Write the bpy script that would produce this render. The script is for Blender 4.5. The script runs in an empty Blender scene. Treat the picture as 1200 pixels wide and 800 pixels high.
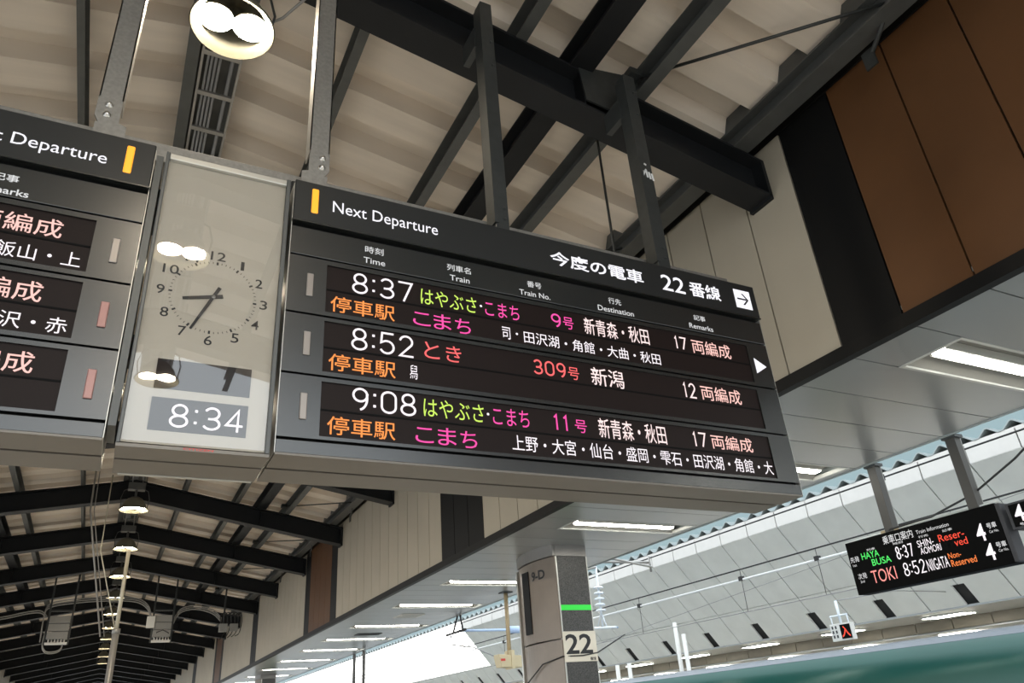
import bpy, bmesh, math, random
from mathutils import Vector, Matrix
random.seed(7)
S = bpy.context.scene
COL = S.collection

# ------------------------------------------------------------------ camera, sky, exposure
cam = bpy.data.cameras.new('camera')
cam.sensor_width = 36.0
cam.lens = 26.226
cam.clip_end = 600
cam_o = bpy.data.objects.new('camera', cam)
COL.objects.link(cam_o)
R3 = Matrix(((0.89057407, -0.14761544, -0.43021797),
             (-0.44934672, -0.43207942, -0.78191746),
             (-0.07046524, 0.88967244, -0.45112924)))
cam_o.matrix_world = Matrix.Translation((0, 0, 1.6)) @ R3.to_4x4()
S.camera = cam_o

SKY = 2.9            # overcast daylight
LAMP = 190.0          # bulbs of the ridge lamps
TUBE = 26.0           # tubes in the low canopy
SHELL_GLOW = 5.0          # emission put into the far shell panels in place of sunlight
LED = 1.15
S.view_settings.view_transform = 'Standard'
S.view_settings.look = 'None'
S.view_settings.exposure = 0.0
S.view_settings.gamma = 1.0
S.view_settings.use_curve_mapping = False
S.cycles.use_denoising = True
S.cycles.max_bounces = 10
S.cycles.diffuse_bounces = 6

world = bpy.data.worlds.new('sky')
S.world = world
world.use_nodes = True
bg = world.node_tree.nodes['Background']
bg.inputs[0].default_value = (0.88, 0.95, 1.0, 1)
bg.inputs[1].default_value = SKY


# ------------------------------------------------------------------ materials
def mat(name, col, rough=0.5, metal=0.0, spec=0.5, noise=0.0, nscale=4.0, bump=0.0, bscale=60.0, emit=None, strength=0.0, stretch=None):
    m = bpy.data.materials.new(name)
    m.use_nodes = True
    nt = m.node_tree
    b = nt.nodes['Principled BSDF']
    b.inputs['Base Color'].default_value = (*col, 1)
    b.inputs['Roughness'].default_value = rough
    b.inputs['Metallic'].default_value = metal
    b.inputs['Specular IOR Level'].default_value = spec
    if emit:
        b.inputs['Emission Color'].default_value = (*emit, 1)
        b.inputs['Emission Strength'].default_value = strength
    if noise or bump:
        tc = nt.nodes.new('ShaderNodeTexCoord')
        mp = nt.nodes.new('ShaderNodeMapping')
        nt.links.new(tc.outputs['Object'], mp.inputs['Vector'])
        if stretch:
            mp.inputs['Scale'].default_value = stretch
    if noise:
        n = nt.nodes.new('ShaderNodeTexNoise')
        n.inputs['Scale'].default_value = nscale
        n.inputs['Detail'].default_value = 6
        nt.links.new(mp.outputs[0], n.inputs['Vector'])
        r = nt.nodes.new('ShaderNodeMapRange')
        r.inputs['From Min'].default_value = 0.3
        r.inputs['From Max'].default_value = 0.7
        r.inputs['To Min'].default_value = 1 - noise
        r.inputs['To Max'].default_value = 1 + noise
        nt.links.new(n.outputs['Fac'], r.inputs['Value'])
        mx = nt.nodes.new('ShaderNodeMix')
        mx.data_type = 'RGBA'
        mx.blend_type = 'MULTIPLY'
        mx.inputs[0].default_value = 1
        mx.inputs[6].default_value = (*col, 1)
        nt.links.new(r.outputs[0], mx.inputs[7])
        nt.links.new(mx.outputs[2], b.inputs['Base Color'])
    if bump:
        n2 = nt.nodes.new('ShaderNodeTexNoise')
        n2.inputs['Scale'].default_value = bscale
        nt.links.new(mp.outputs[0], n2.inputs['Vector'])
        bp = nt.nodes.new('ShaderNodeBump')
        bp.inputs['Strength'].default_value = bump
        bp.inputs['Distance'].default_value = 0.01
        nt.links.new(n2.outputs['Fac'], bp.inputs['Height'])
        nt.links.new(bp.outputs[0], b.inputs['Normal'])
    return m


def emitter(name, col, s):
    m = bpy.data.materials.new(name)
    m.use_nodes = True
    nt = m.node_tree
    nt.nodes.clear()
    e = nt.nodes.new('ShaderNodeEmission')
    e.inputs[0].default_value = (*col, 1)
    e.inputs[1].default_value = s
    o = nt.nodes.new('ShaderNodeOutputMaterial')
    nt.links.new(e.outputs[0], o.inputs[0])
    return m


def pane_glass(name):
    m = bpy.data.materials.new(name)
    m.use_nodes = True
    nt = m.node_tree
    nt.nodes.clear()
    t = nt.nodes.new('ShaderNodeBsdfTransparent')
    g = nt.nodes.new('ShaderNodeBsdfGlossy')
    g.inputs['Roughness'].default_value = 0.015
    f = nt.nodes.new('ShaderNodeFresnel')
    f.inputs[0].default_value = 2.1
    mx = nt.nodes.new('ShaderNodeMixShader')
    o = nt.nodes.new('ShaderNodeOutputMaterial')
    gm = nt.nodes.new('ShaderNodeNewGeometry')
    sb = nt.nodes.new('ShaderNodeMath'); sb.operation = 'SUBTRACT'; sb.inputs[0].default_value = 1.0
    mu = nt.nodes.new('ShaderNodeMath'); mu.operation = 'MULTIPLY'
    nt.links.new(gm.outputs['Backfacing'], sb.inputs[1])
    nt.links.new(f.outputs[0], mu.inputs[0])
    nt.links.new(sb.outputs[0], mu.inputs[1])
    nt.links.new(mu.outputs[0], mx.inputs[0])
    nt.links.new(t.outputs[0], mx.inputs[1])
    nt.links.new(g.outputs[0], mx.inputs[2])
    nt.links.new(mx.outputs[0], o.inputs[0])
    return m


M = {}
M['panel'] = mat('board_panel', (0.014, 0.0155, 0.015), 0.27, 0.0, 1.1, noise=0.05, nscale=3)
M['header'] = mat('header_panel', (0.016, 0.017, 0.017), 0.40, 0.0, 0.5)
M['case'] = mat('board_casing', (0.004, 0.004, 0.004), 0.6, 0, 0.1)
M['edge'] = mat('pale_metal_edge', (0.55, 0.54, 0.50), 0.35, 0.6)
M['under'] = mat('board_underside', (0.175, 0.158, 0.135), 0.42, 0.45, noise=0.05, nscale=2)
M['screen'] = mat('led_panel_dark', (0.011, 0.0055, 0.0045), 0.5, 0, 0.2, noise=0.12, nscale=200)
M['amber'] = mat('amber_light', (0.85, 0.36, 0.03), 0.3, emit=(1.0, 0.40, 0.03), strength=0.75)
M['dimlight'] = mat('unlit_indicator', (0.34, 0.30, 0.27), 0.3, 0.3)
M['dimred'] = mat('unlit_indicator_red', (0.36, 0.19, 0.17), 0.3, 0.2)
for k, c in {'white': (1.0, 0.93, 0.97), 'hdr': (0.95, 0.94, 1.0), 'label': (0.85, 0.85, 0.85), 'green': (0.62, 0.86, 0.14),
             'pink': (1.0, 0.10, 0.42), 'pale': (1.0, 0.80, 0.78), 'salmon': (1.0, 0.60, 0.54), 'orange': (1.0, 0.33, 0.09),
             'red': (1.0, 0.16, 0.16), 'ggreen': (0.10, 0.85, 0.16), 'sred': (1.0, 0.10, 0.06), 'sora': (1.0, 0.25, 0.07), 'srose': (1.0, 0.34, 0.30)}.items():
    M['L_' + k] = emitter('led_' + k, c, LED * (0.8 if k in ('label',) else 1.0))
M['print'] = mat('white_print', (0.80, 0.80, 0.79), 0.5)
M['ink'] = mat('black_print', (0.012, 0.012, 0.013), 0.5)
M['redink'] = mat('red_print', (0.62, 0.06, 0.05), 0.5)
M['clockface'] = mat('clock_face', (0.46, 0.415, 0.34), 0.5, 0.0, 0.4, noise=0.03, nscale=3)
M['glass'] = pane_glass('clear_pane')
M['clockframe'] = mat('clock_frame', (0.10, 0.103, 0.10), 0.4, 0.3)
M['galv'] = mat('galvanised_steel', (0.30, 0.29, 0.27), 0.45, 0.6, noise=0.12, nscale=40)
M['bolt'] = mat('bright_bolt', (0.75, 0.73, 0.68), 0.3, 0.9)
M['blackpost'] = mat('black_painted_steel', (0.040, 0.043, 0.042), 0.45, 0.2, noise=0.15, nscale=12)
M['beam'] = mat('navy_black_beam', (0.010, 0.011, 0.0125), 0.55, 0.0, 0.25, noise=0.1, nscale=3)
M['purlin'] = mat('grey_purlin', (0.085, 0.088, 0.085), 0.5, 0.2, noise=0.1, nscale=6)
M['deck'] = mat('roof_deck', (0.72, 0.635, 0.54), 0.55, 0.0, 0.3, noise=0.10, nscale=1.2, bump=0.25, bscale=7, stretch=(0.12, 3, 1))
M['beige'] = mat('beige_panel', (0.40, 0.355, 0.28), 0.55, 0.0, 0.3, noise=0.05, nscale=1.0)
M['brown'] = mat('brown_panel', (0.105, 0.046, 0.017), 0.5, 0.0, 0.3, noise=0.12, nscale=1.4)
M['blackpanel'] = mat('black_panel', (0.005, 0.005, 0.005), 0.55, 0.0, 0.2)
M['strip'] = mat('black_trim', (0.006, 0.006, 0.006), 0.5, 0, 0.2)
M['soffit'] = mat('grey_soffit', (0.285, 0.30, 0.30), 0.30, 0.3, 0.5, noise=0.03, nscale=1.0)
M['recess'] = mat('recess_grey', (0.25, 0.245, 0.225), 0.6)
M['lightframe'] = mat('light_frame', (0.50, 0.51, 0.49), 0.5)
M['tube'] = emitter('fluorescent_tube', (1.0, 0.97, 0.86), TUBE)
M['bulb'] = emitter('lamp_bulb', (1.0, 0.86, 0.66), LAMP)
M['reflector'] = mat('lamp_reflector', (0.15, 0.143, 0.105), 0.5, 0.0)
M['lampbody'] = mat('lamp_housing', (0.10, 0.10, 0.095), 0.5, 0.3)
M['floor'] = mat('platform_floor', (0.62, 0.58, 0.52), 0.6, noise=0.1, nscale=2)
M['track'] = mat('track_bed', (0.16, 0.15, 0.14), 0.9, noise=0.3, nscale=5)
M['vault'] = mat('vault_panel', (0.68, 0.685, 0.65), 0.6, 0.0, 0.3, noise=0.06, nscale=1.5)
M['paleblue'] = mat('pale_blue_sheet', (0.26, 0.33, 0.34), 0.6, 0, 0.1)
M['band'] = mat('white_band', (0.62, 0.60, 0.57), 0.5, noise=0.03)
M['joint'] = mat('dark_joint', (0.03, 0.03, 0.03), 0.8)
M['deckedge'] = mat('folded_deck_edge', (0.30, 0.34, 0.34), 0.6, 0)
M['glazing'] = emitter('daylit_glazing', (1.0, 0.985, 0.94), SHELL_GLOW)  # opaque shell panels made to glow, standing in for sun falling on them
M['granite'] = mat('dark_granite', (0.055, 0.053, 0.05), 0.4, noise=0.75, nscale=70)
M['colmetal'] = mat('brown_metal_cladding', (0.23, 0.19, 0.155), 0.38, 0.35, noise=0.06, nscale=3)
M['colcap'] = mat('grey_metal_cap', (0.22, 0.21, 0.20), 0.35, 0.4)
M['greenband'] = mat('bright_green_band', (0.03, 0.62, 0.06), 0.5, emit=(0.02, 0.9, 0.06), strength=0.25)
M['plate'] = mat('cream_plate', (0.72, 0.67, 0.57), 0.5)
M['wire'] = mat('dark_wire', (0.02, 0.02, 0.02), 0.6)
M['pale_wire'] = mat('pale_wire', (0.80, 0.82, 0.82), 0.5)
M['grey_wire'] = mat('grey_wire', (0.30, 0.30, 0.30), 0.6)
M['insul'] = mat('white_porcelain', (0.72, 0.78, 0.84), 0.25)
M['bluetube'] = mat('pale_blue_tube', (0.42, 0.55, 0.78), 0.4)
M['tan'] = mat('tan_steel', (0.42, 0.33, 0.20), 0.5, noise=0.15, nscale=10)
M['speaker'] = mat('cream_speaker', (0.62, 0.54, 0.36), 0.5)
M['conduit'] = mat('grey_conduit', (0.33, 0.32, 0.30), 0.4, 0.4)
M['box'] = mat('grey_box', (0.27, 0.265, 0.25), 0.5, 0.2)
M['traingreen'] = mat('train_green', (0.005, 0.072, 0.060), 0.30, 0.1, 0.5)
M['trainroof'] = mat('train_roof', (0.125, 0.15, 0.19), 0.3, 0.2)
M['trainwhite'] = mat('train_white', (0.75, 0.76, 0.77), 0.25)
M['trainpink'] = mat('train_pink', (0.7, 0.08, 0.22), 0.3)
M['trainglass'] = mat('train_window', (0.01, 0.012, 0.014), 0.1)
M['fascia2'] = mat('olive_fascia', (0.19, 0.165, 0.125), 0.55, noise=0.05)
M['postgrey'] = mat('sign_post_grey', (0.055, 0.052, 0.047), 0.5, 0.1)
M['signblack'] = mat('sign_black', (0.003, 0.003, 0.003), 0.6, 0, 0.05)
M['signgrey'] = mat('sign_grey', (0.05, 0.05, 0.055), 0.5, 0, 0.2)
M['pole'] = mat('white_pole', (0.66, 0.65, 0.62), 0.45)
M['mast'] = mat('pale_mast', (0.62, 0.58, 0.46), 0.4, 0.2)

# ------------------------------------------------------------------ mesh builder
ORG = {}


class MB:
    def __init__(s):
        s.v = []; s.f = []; s.mi = []; s.cur = 0; s.sm = []

    def add(s, vs, fs, smooth=False):
        o = len(s.v)
        s.v += [tuple(p) for p in vs]
        for f in fs:
            s.f.append([i + o for i in f]); s.mi.append(s.cur); s.sm.append(smooth)
        return s

    def box(s, x0, x1, y0, y1, z0, z1):
        vs = [(x, y, z) for z in (z0, z1) for y in (y0, y1) for x in (x0, x1)]
        return s.add(vs, [(0, 2, 3, 1), (4, 5, 7, 6), (0, 1, 5, 4), (2, 6, 7, 3), (0, 4, 6, 2), (1, 3, 7, 5)])

    def sweep(s, prof, stations, close=True, smooth=False, caps=True):
        """prof: list of (a,b); stations: functions (a,b)->xyz"""
        n = len(prof); vs = []; fs = []
        for st in stations:
            vs += [st(a, b) for a, b in prof]
        for k in range(len(stations) - 1):
            for i in range(n if close else n - 1):
                j = (i + 1) % n
                fs.append((k * n + i, k * n + j, (k + 1) * n + j, (k + 1) * n + i))
        s.add(vs, fs, smooth)
        if close and caps:
            o = len(s.v) - len(vs)
            s.f.append([o + i for i in range(n)][::-1]); s.mi.append(s.cur); s.sm.append(False)
            e = o + (len(stations) - 1) * n
            s.f.append([e + i for i in range(n)]); s.mi.append(s.cur); s.sm.append(False)
        return s

    def tube(s, pts, r, n=8, taper=None):
        pts = [Vector(p) for p in pts]
        rings = []
        for i, p in enumerate(pts):
            d = (pts[min(i + 1, len(pts) - 1)] - pts[max(i - 1, 0)]).normalized()
            up = Vector((0, 0, 1)) if abs(d.z) < 0.9 else Vector((1, 0, 0))
            a = d.cross(up).normalized(); b = d.cross(a).normalized()
            rr = r if taper is None else r + (taper - r) * i / (len(pts) - 1)
            rings.append([p + (a * math.cos(2 * math.pi * k / n) + b * math.sin(2 * math.pi * k / n)) * rr for k in range(n)])
        vs = [q for ring in rings for q in ring]; fs = []
        for k in range(len(rings) - 1):
            for i in range(n):
                j = (i + 1) % n
                fs.append((k * n + i, k * n + j, (k + 1) * n + j, (k + 1) * n + i))
        fs.append(tuple(range(n))[::-1]); fs.append(tuple((len(rings) - 1) * n + i for i in range(n)))
        return s.add(vs, fs, True)

    def lathe(s, prof, c, n=32, axis='z'):
        vs = []; fs = []
        for r, h in prof:
            for k in range(n):
                a = 2 * math.pi * k / n
                if axis == 'z':
                    vs.append((c[0] + r * math.cos(a), c[1] + r * math.sin(a), c[2] + h))
                elif axis == 'y':
                    vs.append((c[0] + r * math.cos(a), c[1] + h, c[2] + r * math.sin(a)))
                else:
                    vs.append((c[0] + h, c[1] + r * math.cos(a), c[2] + r * math.sin(a)))
        for q in range(len(prof) - 1):
            for k in range(n):
                j = (k + 1) % n
                fs.append((q * n + k, q * n + j, (q + 1) * n + j, (q + 1) * n + k))
        return s.add(vs, fs, True)

    def poly(s, pts):
        return s.add(pts, [tuple(range(len(pts)))])

    def build(s, name, mats, parent=None, bevel=0.0, recalc=True, solidify=0.0, angle=35):
        if not isinstance(mats, (list, tuple)):
            mats = [mats]
        if parent is not None:
            og = ORG[parent.as_pointer()]
        else:
            lo = [min(p[i] for p in s.v) for i in range(3)]; hi = [max(p[i] for p in s.v) for i in range(3)]
            og = Vector(((lo[0] + hi[0]) / 2, (lo[1] + hi[1]) / 2, lo[2]))
        me = bpy.data.meshes.new(name)
        me.from_pydata([(p[0] - og.x, p[1] - og.y, p[2] - og.z) for p in s.v], [], s.f)
        for m in mats:
            me.materials.append(M[m] if isinstance(m, str) else m)
        for p, i, sm in zip(me.polygons, s.mi, s.sm):
            p.material_index = i; p.use_smooth = sm
        if recalc:
            b = bmesh.new(); b.from_mesh(me)
            bmesh.ops.recalc_face_normals(b, faces=b.faces)
            b.to_mesh(me); b.free()
        o = bpy.data.objects.new(name, me)
        COL.objects.link(o)
        if parent is not None:
            o.parent = parent
        else:
            o.location = og
        ORG[o.as_pointer()] = og
        if solidify:
            md = o.modifiers.new('thickness', 'SOLIDIFY'); md.thickness = solidify; md.offset = 0
        if bevel:
            md = o.modifiers.new('edge', 'BEVEL'); md.width = bevel; md.segments = 2; md.limit_method = 'ANGLE'; md.angle_limit = math.radians(angle)
        return o


def tag(o, label, cat=None, group=None):
    o['label'] = label
    if cat: o['category'] = cat
    if group: o['group'] = group
    return o


def struct(o, label=None):
    o['kind'] = 'structure'
    if label: o['label'] = label
    o['category'] = o.get('category') or o.name.split('.')[0].split('_')[-1]
    return o


def thing(name, loc, label, cat, group=None):
    o = bpy.data.objects.new(name, None)
    o.empty_display_size = 0.1
    COL.objects.link(o); o.location = loc
    ORG[o.as_pointer()] = Vector(loc)
    return tag(o, label, cat, group)


def dup(root, delta, label):
    d = Vector(delta)
    def cp(o, par):
        c = o.copy(); COL.objects.link(c); c.parent = par
        ORG[c.as_pointer()] = ORG[o.as_pointer()] + d
        for ch in [x for x in COL.objects if x.parent == o]:
            cp(ch, c)
        return c
    r = cp(root, None)
    r.location = root.location + d
    r['label'] = label
    return r


# ------------------------------------------------------------------ lettering
_tc = {}


def text_geo(body, bold=0.0):
    k = (body, bold)
    if k in _tc: return _tc[k]
    cu = bpy.data.curves.new('t', 'FONT')
    cu.body = body; cu.size = 1.0; cu.resolution_u = 3; cu.offset = bold; cu.fill_mode = 'FRONT'
    o = bpy.data.objects.new('t', cu); COL.objects.link(o)
    dg = bpy.context.evaluated_depsgraph_get()
    me = bpy.data.meshes.new_from_object(o.evaluated_get(dg))
    vs = [(v.co.x, v.co.y) for v in me.vertices]
    fs = [tuple(p.vertices) for p in me.polygons]
    bpy.data.objects.remove(o); bpy.data.curves.remove(cu); bpy.data.meshes.remove(me)
    _tc[k] = (vs, fs)
    return _tc[k]


CAPH = None


def fit_text(mb, body, u0, u1, v0, v1, P, mode='box', bold=0.0, clip=None):
    """lay the text into the rectangle; P maps (u, v) to a point of the sign's face"""
    global CAPH
    if CAPH is None:
        CAPH = max(y for x, y in text_geo('H')[0])
    vs, fs = text_geo(body, bold)
    xs = [p[0] for p in vs]; ys = [p[1] for p in vs]
    a0, a1 = min(xs), max(xs)
    b0, b1 = (0.0, CAPH) if mode == 'cap' else (min(ys), max(ys))
    out = [P(u0 + (x - a0) / (a1 - a0) * (u1 - u0), v0 + (y - b0) / (b1 - b0) * (v1 - v0)) for x, y in vs]
    mb.add(out, fs)


# lamp-dot numerals: thin strokes on a 5 x 7 field
def arc(cx_, cy_, rx, ry, a0, a1, n=10):
    return [(cx_ + rx * math.cos(math.radians(a0 + (a1 - a0) * k / n)), cy_ + ry * math.sin(math.radians(a0 + (a1 - a0) * k / n))) for k in range(n + 1)]


STROKES = {
    '0': [arc(.5, .72, .5, .28, 0, 180) + arc(.5, .28, .5, .28, 180, 360) + [(1, .72)]],
    '1': [[(.12, .84), (.5, 1), (.5, 0)]],
    '2': [arc(.5, .72, .46, .28, 165, -35) + [(.05, 0), (1, 0)]],
    '3': [arc(.48, .74, .44, .26, 150, -90) + [(.30, .48)], arc(.48, .25, .50, .25, 80, -150, 14)],
    '4': [[(1, .27), (0, .27), (.72, 1), (.72, 0)]],
    '5': [[(.92, 1), (.12, 1), (.06, .52)] + arc(.48, .31, .5, .31, 125, -150, 14)],
    '7': [[(0, 1), (1, 1), (.38, 0)]],
    '8': [arc(.5, .75, .42, .25, -90, 270, 20), arc(.5, .25, .5, .25, 90, 450, 20)],
    '9': [arc(.5, .70, .48, .30, 0, 360, 20) + arc(.40, .55, .58, .55, 15, -75, 10)],
}


def led_number(body, matname, parent, u0, u1, v0, v1, P, w=0.0105):
    n = len(body); ws = [0.30 if c == ':' else (0.55 if c == '1' else 1.0) for c in body]
    gap = 0.22
    tot = sum(ws) + gap * (n - 1); sc = (u1 - u0) / tot
    mb = MB(); x = u0
    sgn = 1 if u1 > u0 else -1
    hw = w / 2
    v0 += hw; v1 -= hw
    for c, cw in zip(body, ws):
        if c == ':':
            xm = x + cw * sc / 2
            for vv in (v0 + 0.24 * (v1 - v0), v0 + 0.78 * (v1 - v0)):
                mb.poly([P(xm - hw * 1.2 * sgn, vv - hw * 1.2), P(xm + hw * 1.2 * sgn, vv - hw * 1.2), P(xm + hw * 1.2 * sgn, vv + hw * 1.2), P(xm - hw * 1.2 * sgn, vv + hw * 1.2)])
        else:
            a = x + hw * sgn; b = x + cw * sc - hw * sgn
            for stk in STROKES[c]:
                pts = [Vector((a + px * (b - a), v0 + py * (v1 - v0))) for px, py in stk]
                L = []; Rr = []
                for i, p in enumerate(pts):
                    d0 = (p - pts[i - 1]).normalized() if i > 0 else (pts[1] - p).normalized()
                    d1 = (pts[i + 1] - p).normalized() if i < len(pts) - 1 else d0
                    d = (d0 + d1)
                    d = d.normalized() if d.length > 1e-4 else d0
                    k = max(0.45, d.dot(d0))
                    nrm = Vector((-d.y, d.x)) * (hw / k)
                    ext = d0 * (-hw * 0.6) if i == 0 else (d0 * hw * 0.6 if i == len(pts) - 1 else Vector((0, 0)))
                    L.append(p + nrm + ext); Rr.append(p - nrm + ext)
                vs = [P(q_.x, q_.y) for q_ in L + Rr]; m = len(pts)
                mb.add(vs, [(i, i + 1, m + i + 1, m + i) for i in range(m - 1)])
        x += (cw + gap) * sc
    return mb.build('lettering', matname, parent, recalc=False)


def letters(body, matname, parent, u0, u1, v0, v1, P, mode='box', bold=0.0, name='lettering'):
    mb = MB(); fit_text(mb, body, u0, u1, v0, v1, P, mode, bold)
    return mb.build(name, matname, parent, recalc=False)


ORD = ['first', 'second', 'third', 'fourth', 'fifth', 'sixth', 'seventh', 'eighth', 'ninth', 'tenth', 'eleventh', 'twelfth', 'thirteenth',
       'fourteenth', 'fifteenth', 'sixteenth', 'seventeenth', 'eighteenth', 'nineteenth', 'twentieth', 'twenty-first', 'twenty-second', 'twenty-third',
       'twenty-fourth', 'twenty-fifth', 'twenty-sixth', 'twenty-seventh', 'twenty-eighth']

# ------------------------------------------------------------------ setting
RX = 0.2                     # ridge line
WR, WL = 5.8, -5.4           # upper walls of the high hall
Y0, Y1 = -6.5, 112.0
SLOPE = 0.185


def zb(x): return 7.50 - SLOPE * abs(x - RX)      # underside of the rafters
def zt(x): return zb(x) + 0.50


struct(MB().box(-9.2, 9.25, -26, Y1, -0.35, 0.0).build('floor', 'floor'), 'grey paved station platform floor under the signs')
struct(MB().box(9.25, 18.0, -26, Y1, -1.3, -1.2).build('floor_track', 'track'), 'dark track bed beside the platform')
struct(MB().box(18.0, 30.0, -26, Y1, -0.35, 0.0).build('floor_far', 'floor'), 'floor of the platform beyond the train')
struct(MB().box(-18, -9.2, -26, Y1, -1.3, -1.2).build('floor_track', 'track'), 'dark track bed on the far side of the platform')

# roof deck: folded sheets, ribs running down the slope
PITCH = 0.82
prof = []
y = Y0
y = 6.15 - PITCH * round((6.15 - Y0) / PITCH)
while y < Y1:
    prof += [(y, 0.0), (y + 0.40, 0.0), (y + 0.48, 0.18), (y + 0.74, 0.18)]
    y += PITCH
top = [(a, b + 0.03) for a, b in prof[::-1]]


def deck_st(x):
    zz = 8.30 - SLOPE * abs(x - RX)
    return lambda a, b: (x, a, zz + b)


mb = MB()
mb.sweep(prof, [deck_st(WL - 0.9), deck_st(RX), deck_st(WR + 0.9)], close=False)
o = mb.build('ceiling', 'deck', recalc=False, solidify=0.02)
struct(o, 'folded beige metal roof deck over the high hall')

BY = [-4.0, 0.2, 4.55, 8.77, 12.98, 17.2, 21.80, 26.35, 31.0, 35.4, 39.9, 44.4, 49.0, 53.6, 58.2, 62.8, 67.4, 72.0, 76.6, 81.2, 85.8, 90.4, 95.0, 99.6, 104.2]
WY = 0.16


def hsec(w, h, tf, tw):
    """I section outline, centred on a, from b=0 up"""
    return [(-w, 0), (w, 0), (w, tf), (tw, tf), (tw, h - tf), (w, h - tf), (w, h), (-w, h), (-w, h - tf), (-tw, h - tf), (-tw, tf), (-w, tf)]


for i, yb in enumerate(BY):
    def st(x, yb=yb): return lambda a, b: (x, yb + a, zb(x) + b)
    mb = MB().sweep(hsec(WY, 0.5, 0.03, 0.012), [st(WL + 0.02), st(RX), st(WR - 0.02)])
    # end plates and web stiffeners
    mb.box(WR - 0.05, WR - 0.005, yb - WY, yb + WY, zb(WR) - 0.03, zb(WR) + 0.5)
    mb.box(WL + 0.005, WL + 0.05, yb - WY, yb + WY, zb(WL) - 0.03, zb(WL) + 0.5)
    for sx in (3.46, -3.06):
        mb.box(sx - 0.01, sx + 0.01, yb - WY + 0.01, yb + WY - 0.01, zb(sx) + 0.02, zb(sx) + 0.48)
    o = mb.build('roof_beam', 'beam')
    struct(o, 'black steel roof rafter, %s along the hall' % ORD[i])

# purlins run the length of the hall on the rafters
def purlin(name, x0, x1, label, h=0.265, base=None, m='purlin', sec='c'):
    zc = zt((x0 + x1) / 2) if base is None else base
    w = (x1 - x0) / 2; xc = (x0 + x1) / 2
    if sec == 'c':
        t = 0.012
        pr = [(-w, 0), (w, 0), (w, t), (-w + t, t), (-w + t, h - t), (w, h - t), (w, h), (-w, h)]
        if xc > RX: pr = [(-a, b) for a, b in pr]
    else:
        pr = hsec(w, h, 0.02, 0.012)
    mb = MB().sweep(pr, [lambda a, b: (xc + a, Y0, zc + b), lambda a, b: (xc + a, Y1, zc + b)])
    return struct(mb.build(name, m), label)


purlin('roof_purlin', 1.38, 1.48, 'slim grey roof purlin just right of the ridge')
purlin('roof_purlin', 2.73, 2.85, 'slim grey roof purlin above the main board')
purlin('roof_purlin', 3.33, 3.59, 'wide black roof purlin right of the hall centre', m='beam', sec='h', h=0.28)
purlin('roof_purlin', 4.08, 4.23, 'grey roof purlin nearest the right eave')
purlin('roof_purlin', -1.08, -1.01, 'slim grey roof purlin just left of the ridge')
purlin('roof_purlin', -2.47, -2.35, 'slim grey roof purlin on the left slope')
purlin('roof_purlin', -3.19, -2.93, 'wide black roof purlin on the left slope', m='beam', sec='h', h=0.28)
purlin('roof_purlin', -3.83, -3.68, 'grey roof purlin nearest the left eave')
purlin('eave_beam', 5.38, 5.61, 'grey steel eave beam along the right wall', base=7.03, h=0.24, sec='h')
purlin('eave_beam', -5.21, -4.98, 'grey steel eave beam along the left wall', base=7.03, h=0.24, sec='h')
mb = MB().box(-0.12, 0.0, Y0, Y1, 7.98, 8.28).box(0.0, 0.43, Y0, Y1, 8.16, 8.28)
struct(mb.build('ridge_beam', 'purlin'), 'grey steel ridge beam above the cable ladder')
# rib closers under the deck at the eaves
mb = MB()
y = prof[0][0]
while y < Y1:
    for xe in (5.46, -5.06):
        zz = 8.30 - SLOPE * abs(xe - RX)
        zl = 7.27
        mb.sweep([(y + 0.38, zl), (y + 0.84, zl), (y + 0.76, zz + 0.165), (y + 0.46, zz + 0.165)], [lambda a, b: (xe - 0.03, a, b), lambda a, b: (xe + 0.03, a, b)])
    y += PITCH
struct(mb.build('eave_closer', 'purlin'), 'grey rib closers standing on the eave beams')


# upper walls: vertical panels in bays of beige, black and brown
def wall(name, x, sgn, label):
    mb = MB()
    p = 0.668
    y = 4.12 - p * 16
    k = 0
    while y < Y1:
        yc = y + p / 2
        if yc < 3.45: m = 1
        elif yc < 4.12: m = 2
        elif 12.3 < yc < 13.9: m = 2
        elif 22.3 < yc < 23.05 or 25.2 < yc < 26.0: m = 2
        elif 23.0 < yc < 25.3: m = 1
        elif 34.7 < yc < 36.2 or 44.8 < yc < 45.6 or 47.7 < yc < 48.5 or 57.2 < yc < 58.8: m = 2
        elif 45.5 < yc < 47.8: m = 1
        else: m = 0
        mb.cur = m
        a, b = (x, x + 0.05) if sgn > 0 else (x - 0.05, x)
        mb.box(a, b, y + 0.009, y + p - 0.009, 4.5, 7.12)
        y += p
    mb.cur = 3
    a, b = (x + 0.03, x + 0.09) if sgn > 0 else (x - 0.09, x - 0.03)
    mb.box(a, b, Y0, Y1, 4.4, 7.4)
    a, b = (x - 0.02, x + 0.06) if sgn > 0 else (x - 0.06, x + 0.02)
    mb.box(a, b, Y0, Y1, 7.12, 7.40)
    o = mb.build(name, ['beige', 'brown', 'blackpanel', 'strip'])
    return struct(o, label)


wall('wall_right', WR, 1, 'right upper wall of beige, black and brown vertical panels')
wall('wall_left', WL, -1, 'left upper wall of beige and dark vertical panels')
struct(MB().box(WR - 0.03, WR + 0.07, Y0, Y1, 4.375, 4.50).build('trim_1', 'strip'), 'black strip along the foot of the right upper wall')
struct(MB().box(WL - 0.07, WL + 0.03, Y0, Y1, 4.375, 4.50).build('trim_2', 'strip'), 'black strip along the foot of the left upper wall')

# low canopy beside the hall: grey strips with recessed lights
SP = 0.667
TK = [-24, -18, -12, -6, 0, 5, 10, 18, 23, 29, 34, 39, 45, 51, 57, 63, 69, 75, 81, 87, 93, 99, 105, 111]


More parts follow.
